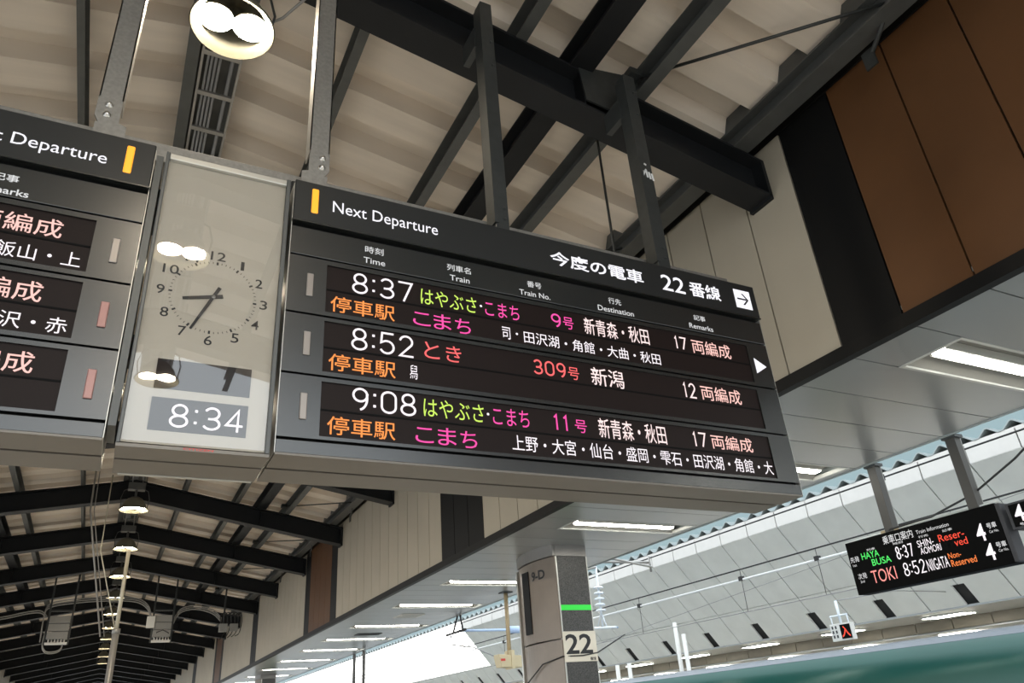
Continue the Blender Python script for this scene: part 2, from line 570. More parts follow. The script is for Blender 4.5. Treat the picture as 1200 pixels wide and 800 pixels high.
def soffit(name, x0, x1, h0, h1, label):
    mb = MB(); k = -36
    while 3.42 + SP * k < Y1:
        a = 3.42 + SP * k
        if k in TK:
            mb.box(x0, h0, a + 0.007, a + SP - 0.007, 4.384, 4.42); mb.box(h1, x1, a + 0.007, a + SP - 0.007, 4.384, 4.42)
        else:
            mb.box(x0, x1, a + 0.007, a + SP - 0.007, 4.384, 4.42)
        k += 1
    mb.cur = 1
    mb.box(x0, x1 - 0.02, 3.42 - SP * 36, Y1, 4.56, 4.60)
    mb.box(x1 - 0.02, x1 + 0.02, 3.42 - SP * 36, Y1, 4.37, 4.62)
    return struct(mb.build(name, ['soffit', 'deckedge']), label)


soffit('ceiling_right', 5.82, 9.03, 6.5, 8.9, 'low grey canopy ceiling right of the hall')
soffit('ceiling_left', -8.63, -5.42, -8.5, -6.1, 'low grey canopy ceiling left of the hall')


def troffer(k, label):
    a = 3.42 + SP * k; b = a + SP
    t = thing('recessed_light', (7.7, (a + b) / 2, 4.384), label, 'ceiling light', 'recessed lights in the low canopy')
    mb = MB()
    x0, x1 = 6.5, 8.9
    mb.box(x0, x1, a, a + 0.035, 4.378, 4.43).box(x0, x1, b - 0.035, b, 4.378, 4.43).box(x0, x0 + 0.035, a, b, 4.378, 4.43).box(x1 - 0.035, x1, a, b, 4.378, 4.43)
    mb.build('frame', 'lightframe', t)
    mb = MB()
    pr = [(0.035, 4.40), (0.17, 4.50), (SP - 0.17, 4.50), (SP - 0.035, 4.40), (SP - 0.03, 4.41), (SP - 0.16, 4.515), (0.16, 4.515), (0.03, 4.41)]
    mb.sweep(pr, [lambda p, q: (x0 + 0.03, a + p, q), lambda p, q: (x1 - 0.03, a + p, q)])
    mb.build('reflector_tray', 'recess', t)
    mb = MB().box(x0 + 0.16, x1 - 0.26, a + 0.268, b - 0.268, 4.392, 4.45)
    mb.build('tube', 'tube', t, bevel=0.015)
    mb = MB().box(x0 + 0.16, x1 - 0.26, a + 0.24, a + 0.262, 4.41, 4.51).box(x0 + 0.16, x1 - 0.26, b - 0.262, b - 0.24, 4.41, 4.51)
    mb.build('tube_holder', 'lightframe', t)
    return t


t0 = troffer(0, 'recessed strip light in the grey canopy nearest the brown panels')
names = {5: 'recessed strip light seen just past the lower right corner of the main board', 10: 'recessed strip light in the canopy just before the numbered column',
         18: 'recessed strip light in the canopy just behind the numbered column'}
for n, k in enumerate([q for q in TK if q not in (0,)]):
    if k < -12 or k > 93: continue
    if k < 0:
        lb = 'recessed strip light in the canopy behind the viewer, %s back' % ORD[{-6: 0, -12: 1}.get(k, 2)]
    else:
        lb = names.get(k, 'recessed strip light in the canopy, %s beyond the numbered column' % ORD[max(0, TK.index(k) - TK.index(18))])
    dup(t0, (0, SP * k, 0), lb)

t = thing('ceiling_vent', (7.5, 20.85, 4.384), 'pale square vent in the canopy between two strip lights', 'vent')
MB().box(7.15, 7.85, 20.45, 21.15, 4.365, 4.384).build('plate', 'pole', t, bevel=0.004)
mb = MB()
for q in range(6): mb.box(7.2, 7.8, 20.52 + q * 0.1, 20.57 + q * 0.1, 4.355, 4.366)
mb.build('louvre', 'lightframe', t)
t = thing('ceiling_hatch', (7.6, 24.9, 4.384), 'small dark rectangular hatch in the canopy beyond the pale vent', 'hatch')
MB().box(7.2, 8.0, 24.7, 25.15, 4.366, 4.384).build('plate', 'signgrey', t, bevel=0.004)
MB().box(7.3, 7.9, 24.76, 25.08, 4.36, 4.367).build('grille', 'blackpanel', t)

# ------------------------------------------------------------------ the sloped shell across the tracks
JP = 1.137
jy = [17.19 + JP * n for n in range(-20, 84)]


def shell_pt(x): return 5.78 - 1.189 * (x - 16.0)


nv = Vector((-0.765, 0, -0.644))
mb = MB()


def plate(xa, xb, ya, yb):
    za, zb_ = shell_pt(xa), shell_pt(xb)
    f = [(xa, ya, za), (xa, yb, za), (xb, yb, zb_), (xb, ya, zb_)]
    bk = [(p[0] + 0.04, p[1], p[2] + 0.035) for p in f]
    mb.add(f + bk, [(0, 1, 2, 3), (7, 6, 5, 4), (0, 4, 5, 1), (1, 5, 6, 2), (2, 6, 7, 3), (3, 7, 4, 0)])


GLOW_Y = 36.6  # shell panels past here glow as if sunlit
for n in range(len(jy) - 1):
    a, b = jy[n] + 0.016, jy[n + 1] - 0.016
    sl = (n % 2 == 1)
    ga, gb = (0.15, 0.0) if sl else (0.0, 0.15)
    glow = jy[n] > GLOW_Y - 0.5
    mb.cur = 3 if glow else 0
    plate(16.0, 17.40, a, b)
    mb.cur = 0
    plate(17.415, 17.75, a, b)
    plate(17.75, 18.12, a + ga, b - gb)
    mb.cur = 3 if glow else 1
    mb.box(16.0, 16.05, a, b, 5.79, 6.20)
mb.cur = 2
mb.add([(16.07, jy[0], 6.25), (16.07, jy[-1], 6.25), (16.09, jy[-1], 5.74), (16.09, jy[0], 5.74), (18.25, jy[-1], 3.25), (18.25, jy[0], 3.25)], [(0, 1, 2, 3), (3, 2, 4, 5)])
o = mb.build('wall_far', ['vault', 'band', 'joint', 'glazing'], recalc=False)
struct(o, 'pale grey sloped panel shell with a white upright band, across the tracks')
# folded deck ends above the white band
pr = []
y = 7.84 - 0.545 * 40
while y < Y1 - 1:
    pr += [(y, 6.24), (y + 0.06, 6.24), (y + 0.24, 6.38), (y + 0.30, 6.38), (y + 0.48, 6.24)]
    y += 0.545
mb = MB().sweep(pr, [lambda a, b: (16.0, a, b), lambda a, b: (19.0, a, b)], close=False)
o = mb.build('roof_far', 'deckedge', recalc=False, solidify=0.03)
struct(o, 'folded metal roof edge above the white band')
struct(MB().box(16.45, 16.5, jy[0], jy[-1], 6.22, 7.3).build('wall_far_upper', 'paleblue'), 'pale blue translucent sheet behind the folded roof edge')
struct(MB().box(16.02, 19.0, jy[0], jy[-1], 6.20, 6.23).build('trim_3', 'band'), 'white cap under the far folded roof')
# beyond the shell foot: low ceiling and olive fascia of the next platform
mb = MB().box(18.12, 20.5, jy[0], jy[-1], 3.22, 3.27)
struct(mb.build('ceiling_far', 'soffit'), 'grey low ceiling at the foot of the sloped shell')
mb = MB()
y = jy[0]
while y < jy[-1]:
    mb.box(20.5, 20.56, y + 0.01, y + 1.12, 2.93, 3.22); y += 1.137
mb.cur = 1
mb.box(20.54, 20.6, jy[0], jy[-1], 2.93, 3.22)
struct(mb.build('wall_fascia_far', ['fascia2', 'joint']), 'olive brown fascia panels below the sloped shell')
struct(MB().box(20.5, 29.0, jy[0], jy[-1], 2.90, 2.95).build('ceiling_far', 'soffit'), 'lower grey ceiling behind the olive fascia')
struct(MB().box(29.0, 29.2, jy[0], jy[-1], -0.3, 3.3).build('wall_back', 'vault'), 'grey rear wall of the next platform')
stl = None
for n in range(14):
    yy = 9.6 + 3.41 * n
    if stl is None:
        stl = thing('strip_light', (19.3, yy, 3.22), 'x', 'ceiling light', 'strip lights at the foot of the sloped shell')
        MB().box(19.0, 19.6, yy - 0.62, yy + 0.62, 3.19, 3.22).build('frame', 'lightframe', stl)
        MB().box(19.05, 19.55, yy - 0.58, yy + 0.58, 3.18, 3.195).build('tube', 'tube', stl)
        stl['label'] = 'strip light below the sloped shell, first from the train information sign'
    else:
        dup(stl, (0, 3.41 * n, 0), 'strip light below the sloped shell, %s from the train information sign' % ORD[n])
for n in range(10):
    yy = 11.0 + 3.41 * n
    o = MB().box(21.4, 22.4, yy - 0.5, yy + 0.5, 2.88, 2.90).build('ceiling_panel_light', 'tube')
    tag(o, 'panel light behind the olive fascia, %s from the near end' % ORD[n], 'ceiling light', 'panel lights behind the olive fascia')


# ------------------------------------------------------------------ departure boards
YF = 4.0


def face(y):
    return lambda u, v: (u, y, v)


Z = dict(top=4.84, hb=4.522, sub=4.276, r2=3.866, r3=3.466, bot=3.070, low=2.984)


def board(name, label, x0, x1, mirror):
    t = thing(name, ((x0 + x1) / 2, 4.25, Z['low']), label, 'departure board', 'departure boards over the platform')
    # casing
    mb = MB().box(x0 + 0.01, x1 - 0.01, YF + 0.035, YF + 0.50, Z['low'] + 0.015, Z['top'] - 0.03)
    mb.build('casing', 'case', t)
    hx0, hx1 = (x0 + 0.01, x1 - 0.06)
    MB().box(hx0, hx1, YF + 0.20, YF + 0.46, Z['top'] - 0.05, Z['top'] + 0.16).build('hood', 'header', t, bevel=0.01)
    mb = MB().box(x0, x1, YF - 0.02, YF + 0.035, Z['hb'], Z['top'])
    hp = mb.build('header_panel', 'header', t, bevel=0.006)
    mb = MB().box(x0 - 0.004, x1 + 0.004, YF - 0.022, YF + 0.04, Z['hb'] - 0.004, Z['hb'] + 0.006)
    mb.build('header_edge', 'panel', t)
    mb = MB().box(x0, x1, YF, YF + 0.03, Z['sub'] + 0.006, Z['hb'] - 0.035)
    cp = mb.build('heading_panel', 'panel', t, bevel=0.003)
    rows = []
    tops = [Z['sub'], Z['r2'], Z['r3'], Z['bot']]
    sx0, sx1 = (x0 + 0.235, x1 - 0.225)
    for r in range(3):
        za, zc = tops[r] - 0.006, tops[r + 1] + 0.008
        st, sb = [(4.238, 3.902), (3.836, 3.500), (3.434, 3.098)][r]
        mb = MB()
        mb.box(x0, sx0, YF, YF + 0.03, zc, za).box(sx1, x1, YF, YF + 0.03, zc, za)
        mb.box(sx0, sx1, YF, YF + 0.03, st, za).box(sx0, sx1, YF, YF + 0.03, zc, sb)
        # seams: fine black joint around the panel
        rp = mb.build('row_panel', 'panel', t)
        mb = MB().box(sx0, sx1, YF + 0.012, YF + 0.02, sb, st)
        sc = mb.build('led_screen', 'screen', rp)
        mid = (st + sb) / 2 - 0.004
        MB().box(sx0, sx1, YF + 0.0095, YF + 0.013, mid - 0.006, mid + 0.006).build('screen_divider', 'case', rp)
        rows.append((rp, st, sb))
    MB().box(x0, x1, YF, YF + 0.03, Z['low'], Z['bot'] - 0.008).build('bottom_rail', 'panel', t, bevel=0.003)
    mb = MB().box(x0, x1, YF, YF + 0.245, Z['low'] - 0.012, Z['low'])
    mb.box(x0, x1, YF + 0.275, YF + 0.525, Z['low'] - 0.012, Z['low'])
    mb.build('bottom_plate', 'under', t)
    MB().box(x0 - 0.004, x0, YF + 0.0, YF + 0.5, Z['low'], Z['top'] - 0.02).build('end_plate', 'edge', t)
    MB().box(x1, x1 + 0.004, YF + 0.0, YF + 0.5, Z['low'], Z['top'] - 0.02).build('end_plate', 'edge', t)
    return t, hp, cp, rows


def indicator(parent, x0, x1, z0, z1, m, label=None):
    o = MB().box(x0, x1, YF - 0.028 if m == 'amber' else YF - 0.010, YF, z0, z1).build('indicator_light', m, parent, bevel=0.008)
    if label: o['label'] = label


PH = face(YF - 0.0225)
PP = face(YF - 0.0025)
PS = face(YF + 0.0085)
t, hp, cp, rows = board('departure_board', 'wide black departure board with three lit train rows and 22番線 heading', 0.682, 4.645, False)
letters('Next Departure', 'L_hdr', hp, 0.93, 1.668, 4.640, 4.728, PH, 'cap')
letters('今度の電車', 'L_hdr', hp, 2.571, 3.428, 4.609, 4.735, PH, bold=0.016)
letters('22', 'L_hdr', hp, 3.611, 3.848, 4.604, 4.752, PH, bold=0.006)
letters('番線', 'L_hdr', hp, 3.897, 4.232, 4.605, 4.749, PH, bold=0.016)
mb = MB()
mb.poly([(4.395, YF - 0.0225, 4.592), (4.576, YF - 0.0225, 4.592), (4.576, YF - 0.0225, 4.773), (4.395, YF - 0.0225, 4.773)])
ar = mb.build('arrow_sign', 'L_hdr', hp, recalc=False)
mb = MB()
q = lambda u, v: (4.485 + u * 0.09, YF - 0.024, 4.6825 + v * 0.09)
mb.poly([q(-0.72, -0.09), q(0.45, -0.09), q(0.45, 0.09), q(-0.72, 0.09)])
mb.poly([q(0.72, 0.0), q(0.12, 0.62), q(-0.12, 0.62), q(0.48, 0.0)])
mb.poly([q(0.72, 0.0), q(0.48, 0.0), q(-0.12, -0.62), q(0.12, -0.62)])
mb.build('arrow_mark', 'ink', hp, recalc=False)
indicator(hp, 0.792, 0.836, 4.598, 4.790, 'amber', 'glowing amber upright light')
ZL = -1
for a in [('時刻', 1.158, 1.283, 4.39, 4.443, 'box'), ('Time', 1.149, 1.295, 4.311, 4.354, 'cap'), ('列車名', 1.736, 1.915, 4.383, 4.435, 'box'), ('Train', 1.755, 1.902, 4.307, 4.35, 'cap'),
          ('番号', 2.361, 2.48, 4.38, 4.431, 'box'), ('Train No.', 2.292, 2.546, 4.304, 4.346, 'cap'), ('行先', 3.067, 3.184, 4.379, 4.433, 'box'), ('Destination', 2.96, 3.29, 4.302, 4.347, 'cap'),
          ('記事', 3.899, 4.021, 4.387, 4.436, 'box'), ('Remarks', 3.837, 4.083, 4.306, 4.35, 'cap')]:
    letters(a[0], 'L_label', cp, a[1], a[2], a[3], a[4], PP, a[5], bold=0.004)
R = [
    [('8:37', 'white', 1.082, 1.489, 4.075, 4.227), ('はやぶさ', 'green', 1.544, 1.95, 4.084, 4.206), ('•', 'white', 1.975, 1.993, 4.142, 4.160), ('こまち', 'pink', 2.015, 2.28, 4.086, 4.201),
     ('9', 'pink', 2.540, 2.622, 4.091, 4.202), ('号', 'pink', 2.640, 2.728, 4.092, 4.190), ('新青森・秋田', 'pale', 2.821, 3.408, 4.079, 4.219), ('17', 'pale', 3.658, 3.776, 4.094, 4.206), ('両編成', 'salmon', 3.829, 4.231, 4.082, 4.209),
     ('停車駅', 'orange', 0.95, 1.365, 3.915, 4.028), ('こ', 'pink', 1.489, 1.61, 3.921, 4.016), ('ま', 'pink', 1.632, 1.756, 3.915, 4.029), ('ち', 'pink', 1.785, 1.898, 3.911, 4.022), ('司', 'white', 2.135, 2.197, 3.925, 4.018), ('•', 'white', 2.24, 2.258, 3.97, 3.988),
     ('田沢湖・角館・大曲・秋田', 'white', 2.303, 3.484, 3.92, 4.015)],
    [('8:52', 'white', 1.087, 1.491, 3.675, 3.828), ('と', 'red', 1.562, 1.667, 3.692, 3.809), ('き', 'red', 1.712, 1.82, 3.689, 3.804), ('309', 'red', 2.356, 2.615, 3.692, 3.805), ('号', 'red', 2.634, 2.724, 3.690, 3.785), ('新潟', 'pale', 2.825, 3.107, 3.673, 3.814),
     ('12', 'pale', 3.656, 3.777, 3.681, 3.807), ('両編成', 'salmon', 3.827, 4.233, 3.682, 3.807), ('停車駅', 'orange', 0.953, 1.371, 3.517, 3.629), ('舄', 'white', 1.463, 1.514, 3.53, 3.628)],
    [('9:08', 'white', 1.101, 1.502, 3.28, 3.427), ('はやぶさ', 'green', 1.55, 1.959, 3.291, 3.413), ('•', 'white', 1.98, 1.998, 3.345, 3.363), ('こまち', 'pink', 2.023, 2.288, 3.289, 3.408), ('11', 'pink', 2.472, 2.600, 3.297, 3.412), ('号', 'pink', 2.640, 2.734, 3.297, 3.390),
     ('新青森・秋田', 'pale', 2.831, 3.411, 3.278, 3.423), ('17', 'pale', 3.659, 3.786, 3.291, 3.406), ('両編成', 'salmon', 3.832, 4.24, 3.289, 3.404), ('停車駅', 'orange', 0.961, 1.369, 3.116, 3.229), ('こ', 'pink', 1.495, 1.612, 3.120, 3.216), ('ま', 'pink', 1.640, 1.762, 3.116, 3.229), ('ち', 'pink', 1.790, 1.902, 3.113, 3.222),
     ('上野・大宮・仙台・盛岡・雫石・田沢湖・角館・大', 'white', 2.149, 4.401, 3.126, 3.233)]]
for r in range(3):
    for s, c, a, b, z0, z1 in R[r]:
        if all(ch in '0123456789:' for ch in s):
            led_number(s, 'L_' + c, rows[r][0], a, b, z0, z1, PS, 0.0138 if ':' in s else 0.0130)
            continue
        letters(s, 'L_' + c, rows[r][0], a, b, z0, z1, PS, bold=(-0.006 if s[1:2] == ':' else 0.004 if c in ('pale', 'salmon', 'orange') else 0.0))
indicator(rows[0][0], 0.795, 0.836, 3.988, 4.149, 'dimlight'); indicator(rows[1][0], 0.797, 0.838, 3.588, 3.744, 'dimlight'); indicator(rows[2][0], 0.799, 0.840, 3.186, 3.347, 'dimlight')
mb = MB().poly([(4.468, YF - 0.0025, 4.130), (4.468, YF - 0.0025, 3.990), (4.593, YF - 0.0025, 4.064)])
mb.build('arrow_mark', 'L_hdr', rows[0][0], recalc=False)['label'] = 'white arrow head pointing right'

t, hp, cp, rows = board('departure_board', 'cut-off black departure board left of the clock, at the picture edge', -0.146 - 3.963, -0.146, True)
letters('Next Departure', 'L_hdr', hp, -0.386 - 0.738, -0.386, 4.620, 4.700, PH, 'cap')
letters('記事', 'L_label', cp, -0.893, -0.771, 4.377, 4.426, PP, bold=0.012)
letters('Remarks', 'L_label', cp, -0.957, -0.711, 4.296, 4.337, PP, 'cap', bold=0.012)
letters('両編成', 'L_salmon', rows[0][0], -0.925, -0.520, 4.082, 4.200, PS, bold=0.004)
letters('飯山・上', 'L_white', rows[0][0], -0.80, -0.405, 3.922, 4.016, PS)
letters('両編成', 'L_salmon', rows[1][0], -0.945, -0.541, 3.680, 3.800, PS, bold=0.004)
letters('沢・赤', 'L_white', rows[1][0], -0.700, -0.400, 3.520, 3.612, PS)
letters('両編成', 'L_salmon', rows[2][0], -0.910, -0.505, 3.283, 3.400, PS, bold=0.004)
indicator(hp, -0.297, -0.254, 4.590, 4.788, 'amber', 'glowing amber upright light')
indicator(rows[0][0], -0.276, -0.235, 3.985, 4.142, 'dimlight'); indicator(rows[1][0], -0.270, -0.228, 3.584, 3.737, 'dimred', 'faintly red upright light'); indicator(rows[2][0], -0.267, -0.225, 3.179, 3.341, 'dimred', 'faintly red upright light')

# ------------------------------------------------------------------ station clock between the boards
t = thing('station_clock', (0.28, 4.25, 2.96), 'tall beige station clock panel hung between the two departure boards', 'clock')
MB().box(-0.085, 0.655, YF + 0.06, YF + 0.47, 2.965, 4.80).build('casing', 'clockframe', t)
MB().box(-0.068, 0.632, YF + 0.02, YF + 0.065, 2.98, 4.78).build('face_panel', 'clockface', t)
MB().box(-0.086, -0.066, YF - 0.012, YF + 0.09, 2.965, 4.825).box(0.630, 0.655, YF - 0.012, YF + 0.09, 2.965, 4.825).build('side_rail', 'clockframe', t, bevel=0.004)
MB().box(-0.066, 0.630, YF - 0.010, YF + 0.09, 4.775, 4.815).build('top_rail', 'edge', t, bevel=0.004)
o = MB().box(-0.066, 0.630, YF + 0.004, YF + 0.008, 2.985, 4.778).build('glass_pane', 'glass', t)
MB().box(-0.085, 0.655, YF - 0.005, YF + 0.19, 2.948, 2.966).box(-0.085, 0.655, YF + 0.215, YF + 0.46, 2.948, 2.966).build('bottom_plate', 'under', t)
MB().box(-0.06, 0.64, YF + 0.452, YF + 0.475, 2.944, 2.950).build('bottom_lip', 'edge', t)
MB().box(-0.136, -0.098, YF + 0.02, YF + 0.30, 3.06, 4.80).build('side_channel', 'clockframe', t)
cx, cz = 0.279, 3.884
PF = face(YF + 0.0185)
mb = MB()
for k in range(60):
    a = math.radians(6 * k); big = k % 5 == 0
    r0, r1, w = (0.218, 0.238, 0.0055) if big else (0.224, 0.236, 0.0017)
    d = (math.sin(a), math.cos(a)); n = (math.cos(a), -math.sin(a))
    mb.poly([PF(cx + d[0] * r + n[0] * w * s, cz + d[1] * r + n[1] * w * s) for r, s in ((r0, -1), (r0, 1), (r1, 1), (r1, -1))])
mb.build('minute_marks', 'ink', t, recalc=False)
for n in range(1, 13):
    a = math.radians(30 * n)
    u, v = cx + 0.279 * math.sin(a), cz + 0.279 * math.cos(a)
    w = 0.021 if n < 10 else (0.042 if n != 11 else 0.034)
    if n == 1: w = 0.010
    letters(str(n), 'ink', t, u - w, u + w, v - 0.030, v + 0.030, PF, bold=0.006, name='numeral')


def hand(name, ang, tip, tail, w0, w1, y):
    a = math.radians(ang); d = (math.sin(a), math.cos(a)); n = (math.cos(a), -math.sin(a))
    pts = [(cx + d[0] * r + n[0] * w * s, cz + d[1] * r + n[1] * w * s) for r, w, s in ((-tail, w0, -1), (-tail, w0, 1), (tip, w1, 1), (tip, w1, -1))]
    MB().sweep(pts, [lambda p, q: (p, y, q), lambda p, q: (p, y + 0.003, q)]).build(name, 'ink', t)


hand('hour_hand', 257, 0.165, 0.052, 0.0125, 0.0085, YF + 0.0135)
hand('minute_hand', 204, 0.245, 0.070, 0.0105, 0.0065, YF + 0.0098)
MB().lathe([(0.0, -0.004), (0.012, -0.004), (0.012, 0.008)], (cx, YF + 0.0125, cz), 16, 'y').build('hand_pin', 'galv', t)
wd = MB().box(0.044, 0.527, YF + 0.014, YF + 0.021, 3.288, 3.458).build('blank_window', 'screen', t)
wd = MB().box(0.044, 0.527, YF + 0.014, YF + 0.021, 3.054, 3.236).build('digital_window', 'screen', t)
led_number('8:34', 'L_white', wd, 0.140, 0.509, 3.076, 3.208, face(YF + 0.0125), 0.012)
letters('CITIZEN', 'redink', t, 0.225, 0.372, 2.9525, 2.964, face(YF - 0.0065), bold=0.02, name='brand_lettering')

# mounting rail behind the boards, hanger posts
o = MB().box(-4.0, 4.62, YF + 0.23, YF + 0.40, 4.93, 5.05).box(-4.0, 4.62, YF + 0.22, YF + 0.23, 4.92, 5.06).build('mounting_rail', 'galv', bevel=0.003)
tag(o, 'long galvanised steel rail the boards and clock hang from', 'rail')


def galv_post(x0, x1, label, lr):
    t = thing('hanger_post', ((x0 + x1) / 2, 4.14, 4.9), label, 'post', 'hanger posts of the boards')
    y0, y1 = YF + 0.07, YF + 0.205
    th = 0.008
    mb = MB().box(x0, x1, y0, y0 + th, 5.17, 7.55)
    mb.box(x0, x0 + th, y0, y1, 5.17, 7.55).box(x1 - th, x1, y0, y1, 5.17, 7.55)
    mb.build('channel', 'galv', t)
    a = (x0, x1 + 0.045) if lr > 0 else (x0 - 0.045, x1)
    mb = MB()
    pr = [(x0, 5.18), (x1, 5.18), (x1, 5.0), (x1 + 0.045, 4.985), (x1 + 0.045, 4.84), (x0 + 0.06, 4.84), (x0 + 0.03, 4.97), (x0, 5.03)]
    if lr < 0: pr = [(x0 + x1 - p, q) for p, q in pr]
    mb.sweep(pr, [lambda p, q: (p, y0 - 0.012, q), lambda p, q: (p, y0, q)])
    mb.build('base_bracket', 'galv', t)
    xc = x0 + 0.055 if lr > 0 else x1 - 0.06
    for zz in (5.125, 5.045):
        MB().lathe([(0.0, -0.034), (0.013, -0.034), (0.013, -0.018), (0.023, -0.018), (0.023, -0.010), (0.0, -0.010)], (xc + 0.01, y0, zz), 10, 'y').build('bolt', 'bolt', t)
    MB().box(x0 + 0.01, x1 - 0.01, y0, 4.40, 7.36, 7.44).build('beam_bracket', 'galv', t)
    MB().box(x0 + 0.01, x1 - 0.01, YF + 0.06, YF + 0.23, 4.86, 4.98).build('rail_bracket', 'galv', t)
    return t


galv_post(-0.51, -0.375, 'galvanised hanger post left of the clock, with two bolts at its foot', 1)
galv_post(0.775, 0.912, 'galvanised hanger post at the left end of the main board, right of the lamp', -1)


def black_post(x0, x1, ztop, label, marks=False):
    t = thing('hanger_post', ((x0 + x1) / 2, 4.13, 4.85), label, 'post', 'hanger posts of the boards')
    y0, y1 = YF + 0.07, YF + 0.19
    MB().box(x0, x1, y0, y1, 4.83, ztop).build('column', 'blackpost', t, bevel=0.006)
    MB().box(x0 - 0.012, x0 + 0.02, y0 - 0.008, y1 + 0.008, 4.95, ztop - 0.05).build('edge_strip', 'blackpost', t)
    MB().box(x0 - 0.03, x0 + 0.03, y1 - 0.02, 4.42, zb(x0) - 0.22, zb(x0) + 0.01).box(x0 - 0.02, x1, y1 - 0.01, 4.40, ztop - 0.35, ztop - 0.28).build('beam_bracket', 'blackpost', t)
    MB().box(x0, x1, y1 - 0.02, YF + 0.23, 4.86, 4.98).build('rail_bracket', 'blackpost', t)
    for zz in (5.0, 5.1, 6.62, 6.9):
        MB().lathe([(0.0, -0.012), (0.012, -0.012), (0.012, 0.0)], ((x0 + x1) / 2 + 0.02, y0, zz), 8, 'y').build('bolt', 'blackpost', t)
    if marks:
        P = face(y0 - 0.003)
        mb = MB()
        for a, b, w in (((3.70, 5.84), (3.76, 5.955), 0.008), ((3.705, 5.90), (3.73, 5.93), 0.007), ((3.755, 6.0), (3.765, 6.02), 0.014), ((3.765, 5.86), (3.758, 5.945), 0.011), ((3.795, 5.85), (3.786, 5.93), 0.011), ((3.826, 5.84), (3.816, 5.92), 0.011)):
            d = Vector((b[0] - a[0], b[1] - a[1])).normalized(); n = Vector((-d.y, d.x)) * w
            mb.poly([P(a[0] + n.x, a[1] + n.y), P(a[0] - n.x, a[1] - n.y), P(b[0] - n.x, b[1] - n.y), P(b[0] + n.x, b[1] + n.y)])
        mb.build('white_marks', 'print', t, recalc=False)['label'] = 'small white painted strokes'
    return t


black_post(2.185, 2.298, 7.40, 'black steel hanger post rising from the middle of the main board')
black_post(3.70, 3.83, 7.12, 'black steel hanger post near the right end of the main board, with white marks', True)

# ------------------------------------------------------------------ ridge lamps
def lamp(x, y, z, label):
    t = thing('pendant_lamp', (x, y, z), label, 'lamp', 'pendant lamps along the ridge')
    pr = [(0.335, 0.0), (0.345, 0.01), (0.34, 0.025), (0.30, 0.06), (0.24, 0.20), (0.17, 0.29), (0.0, 0.30), (0.0, 0.28), (0.16, 0.275), (0.225, 0.19), (0.275, 0.055), (0.31, 0.022), (0.335, 0.0)]
    MB().lathe(pr, (x, y, z), 48).build('reflector', 'reflector', t, recalc=True)
    mb = MB()
    mb.lathe([(0.0, 0.335), (0.10, 0.335), (0.13, 0.31), (0.13, 0.29)], (x, y, z), 20)
    mb.box(x - 0.20, x + 0.20, y - 0.10, y + 0.10, z + 0.52, z + 0.70)
    mb.build('gear_housing', 'lampbody', t)
    for s in (-1, 1):
        bm_ = MB().lathe([(0.0, 0.040), (0.05, 0.042), (0.10, 0.050), (0.145, 0.066)], (x + s * 0.140, y, z), 24)
        bm_.cur = 1
        bm_.lathe([(0.145, 0.066), (0.150, 0.08), (0.11, 0.13), (0.0, 0.15)], (x + s * 0.140, y, z), 24).build('bulb', ['bulb', 'reflector'], t)
    mb = MB().tube([(x - 0.30, y, z + 0.07), (x - 0.33, y, z + 0.30), (x - 0.28, y, z + 0.50), (x - 0.12, y, z + 0.58)], 0.012, 6)
    mb.tube([(x + 0.30, y, z + 0.07), (x + 0.33, y, z + 0.30), (x + 0.28, y, z + 0.50), (x + 0.12, y, z + 0.58)], 0.012, 6)
    mb.tube([(x, y, z + 0.30), (x, y, z + 0.56)], 0.03, 8)
    mb.build('yoke', 'lampbody', t)
    mb = MB().tube([(x - 0.12, y, z + 0.69), (x - 0.12, y, 8.17)], 0.016, 6).tube([(x + 0.12, y, z + 0.69), (x + 0.12, y, 8.17)], 0.016, 6)
    mb.build('hanger_rod', 'conduit', t)
    return t


LY = [4.88, 20.95, 25.55, 30.1, 34.7, 39.1, 43.7, 48.2, 52.8, 57.4, 62.0, 66.6, 71.2, 75.8, 80.4]
L0 = lamp(0.22, 4.88, 7.0, 'big glowing round lamp high above the clock, nearest of the row')
for i, y in enumerate([-4.55, -0.60, 9.1, 13.3, 17.1]):
    dup(L0, (-0.05 if y < 0 else 0, y - 4.88, 0), ['round ridge lamp behind the viewer, farther back', 'round ridge lamp just behind the viewer', 'round ridge lamp hidden behind the clock top', 'round ridge lamp hidden behind the clock middle', 'round ridge lamp hidden behind the clock foot'][i])
for i, y in enumerate(LY[1:11]):
    dup(L0, (0, y - 4.88, 0), ('round glowing ridge lamp below the clock, nearest of those in the far row' if i == 0 else 'round glowing ridge lamp in the far row, %s below the clock' % ORD[i]))
# lamp stay seen beside the near lamp
o = MB().tube([(0.52, 4.95, 7.28), (0.62, 4.9, 7.34), (0.80, 4.62, 7.42)], 0.014, 6).build('lamp_stay', 'conduit')
tag(o, 'thin grey stay arm from the near lamp to the black beam', 'arm')

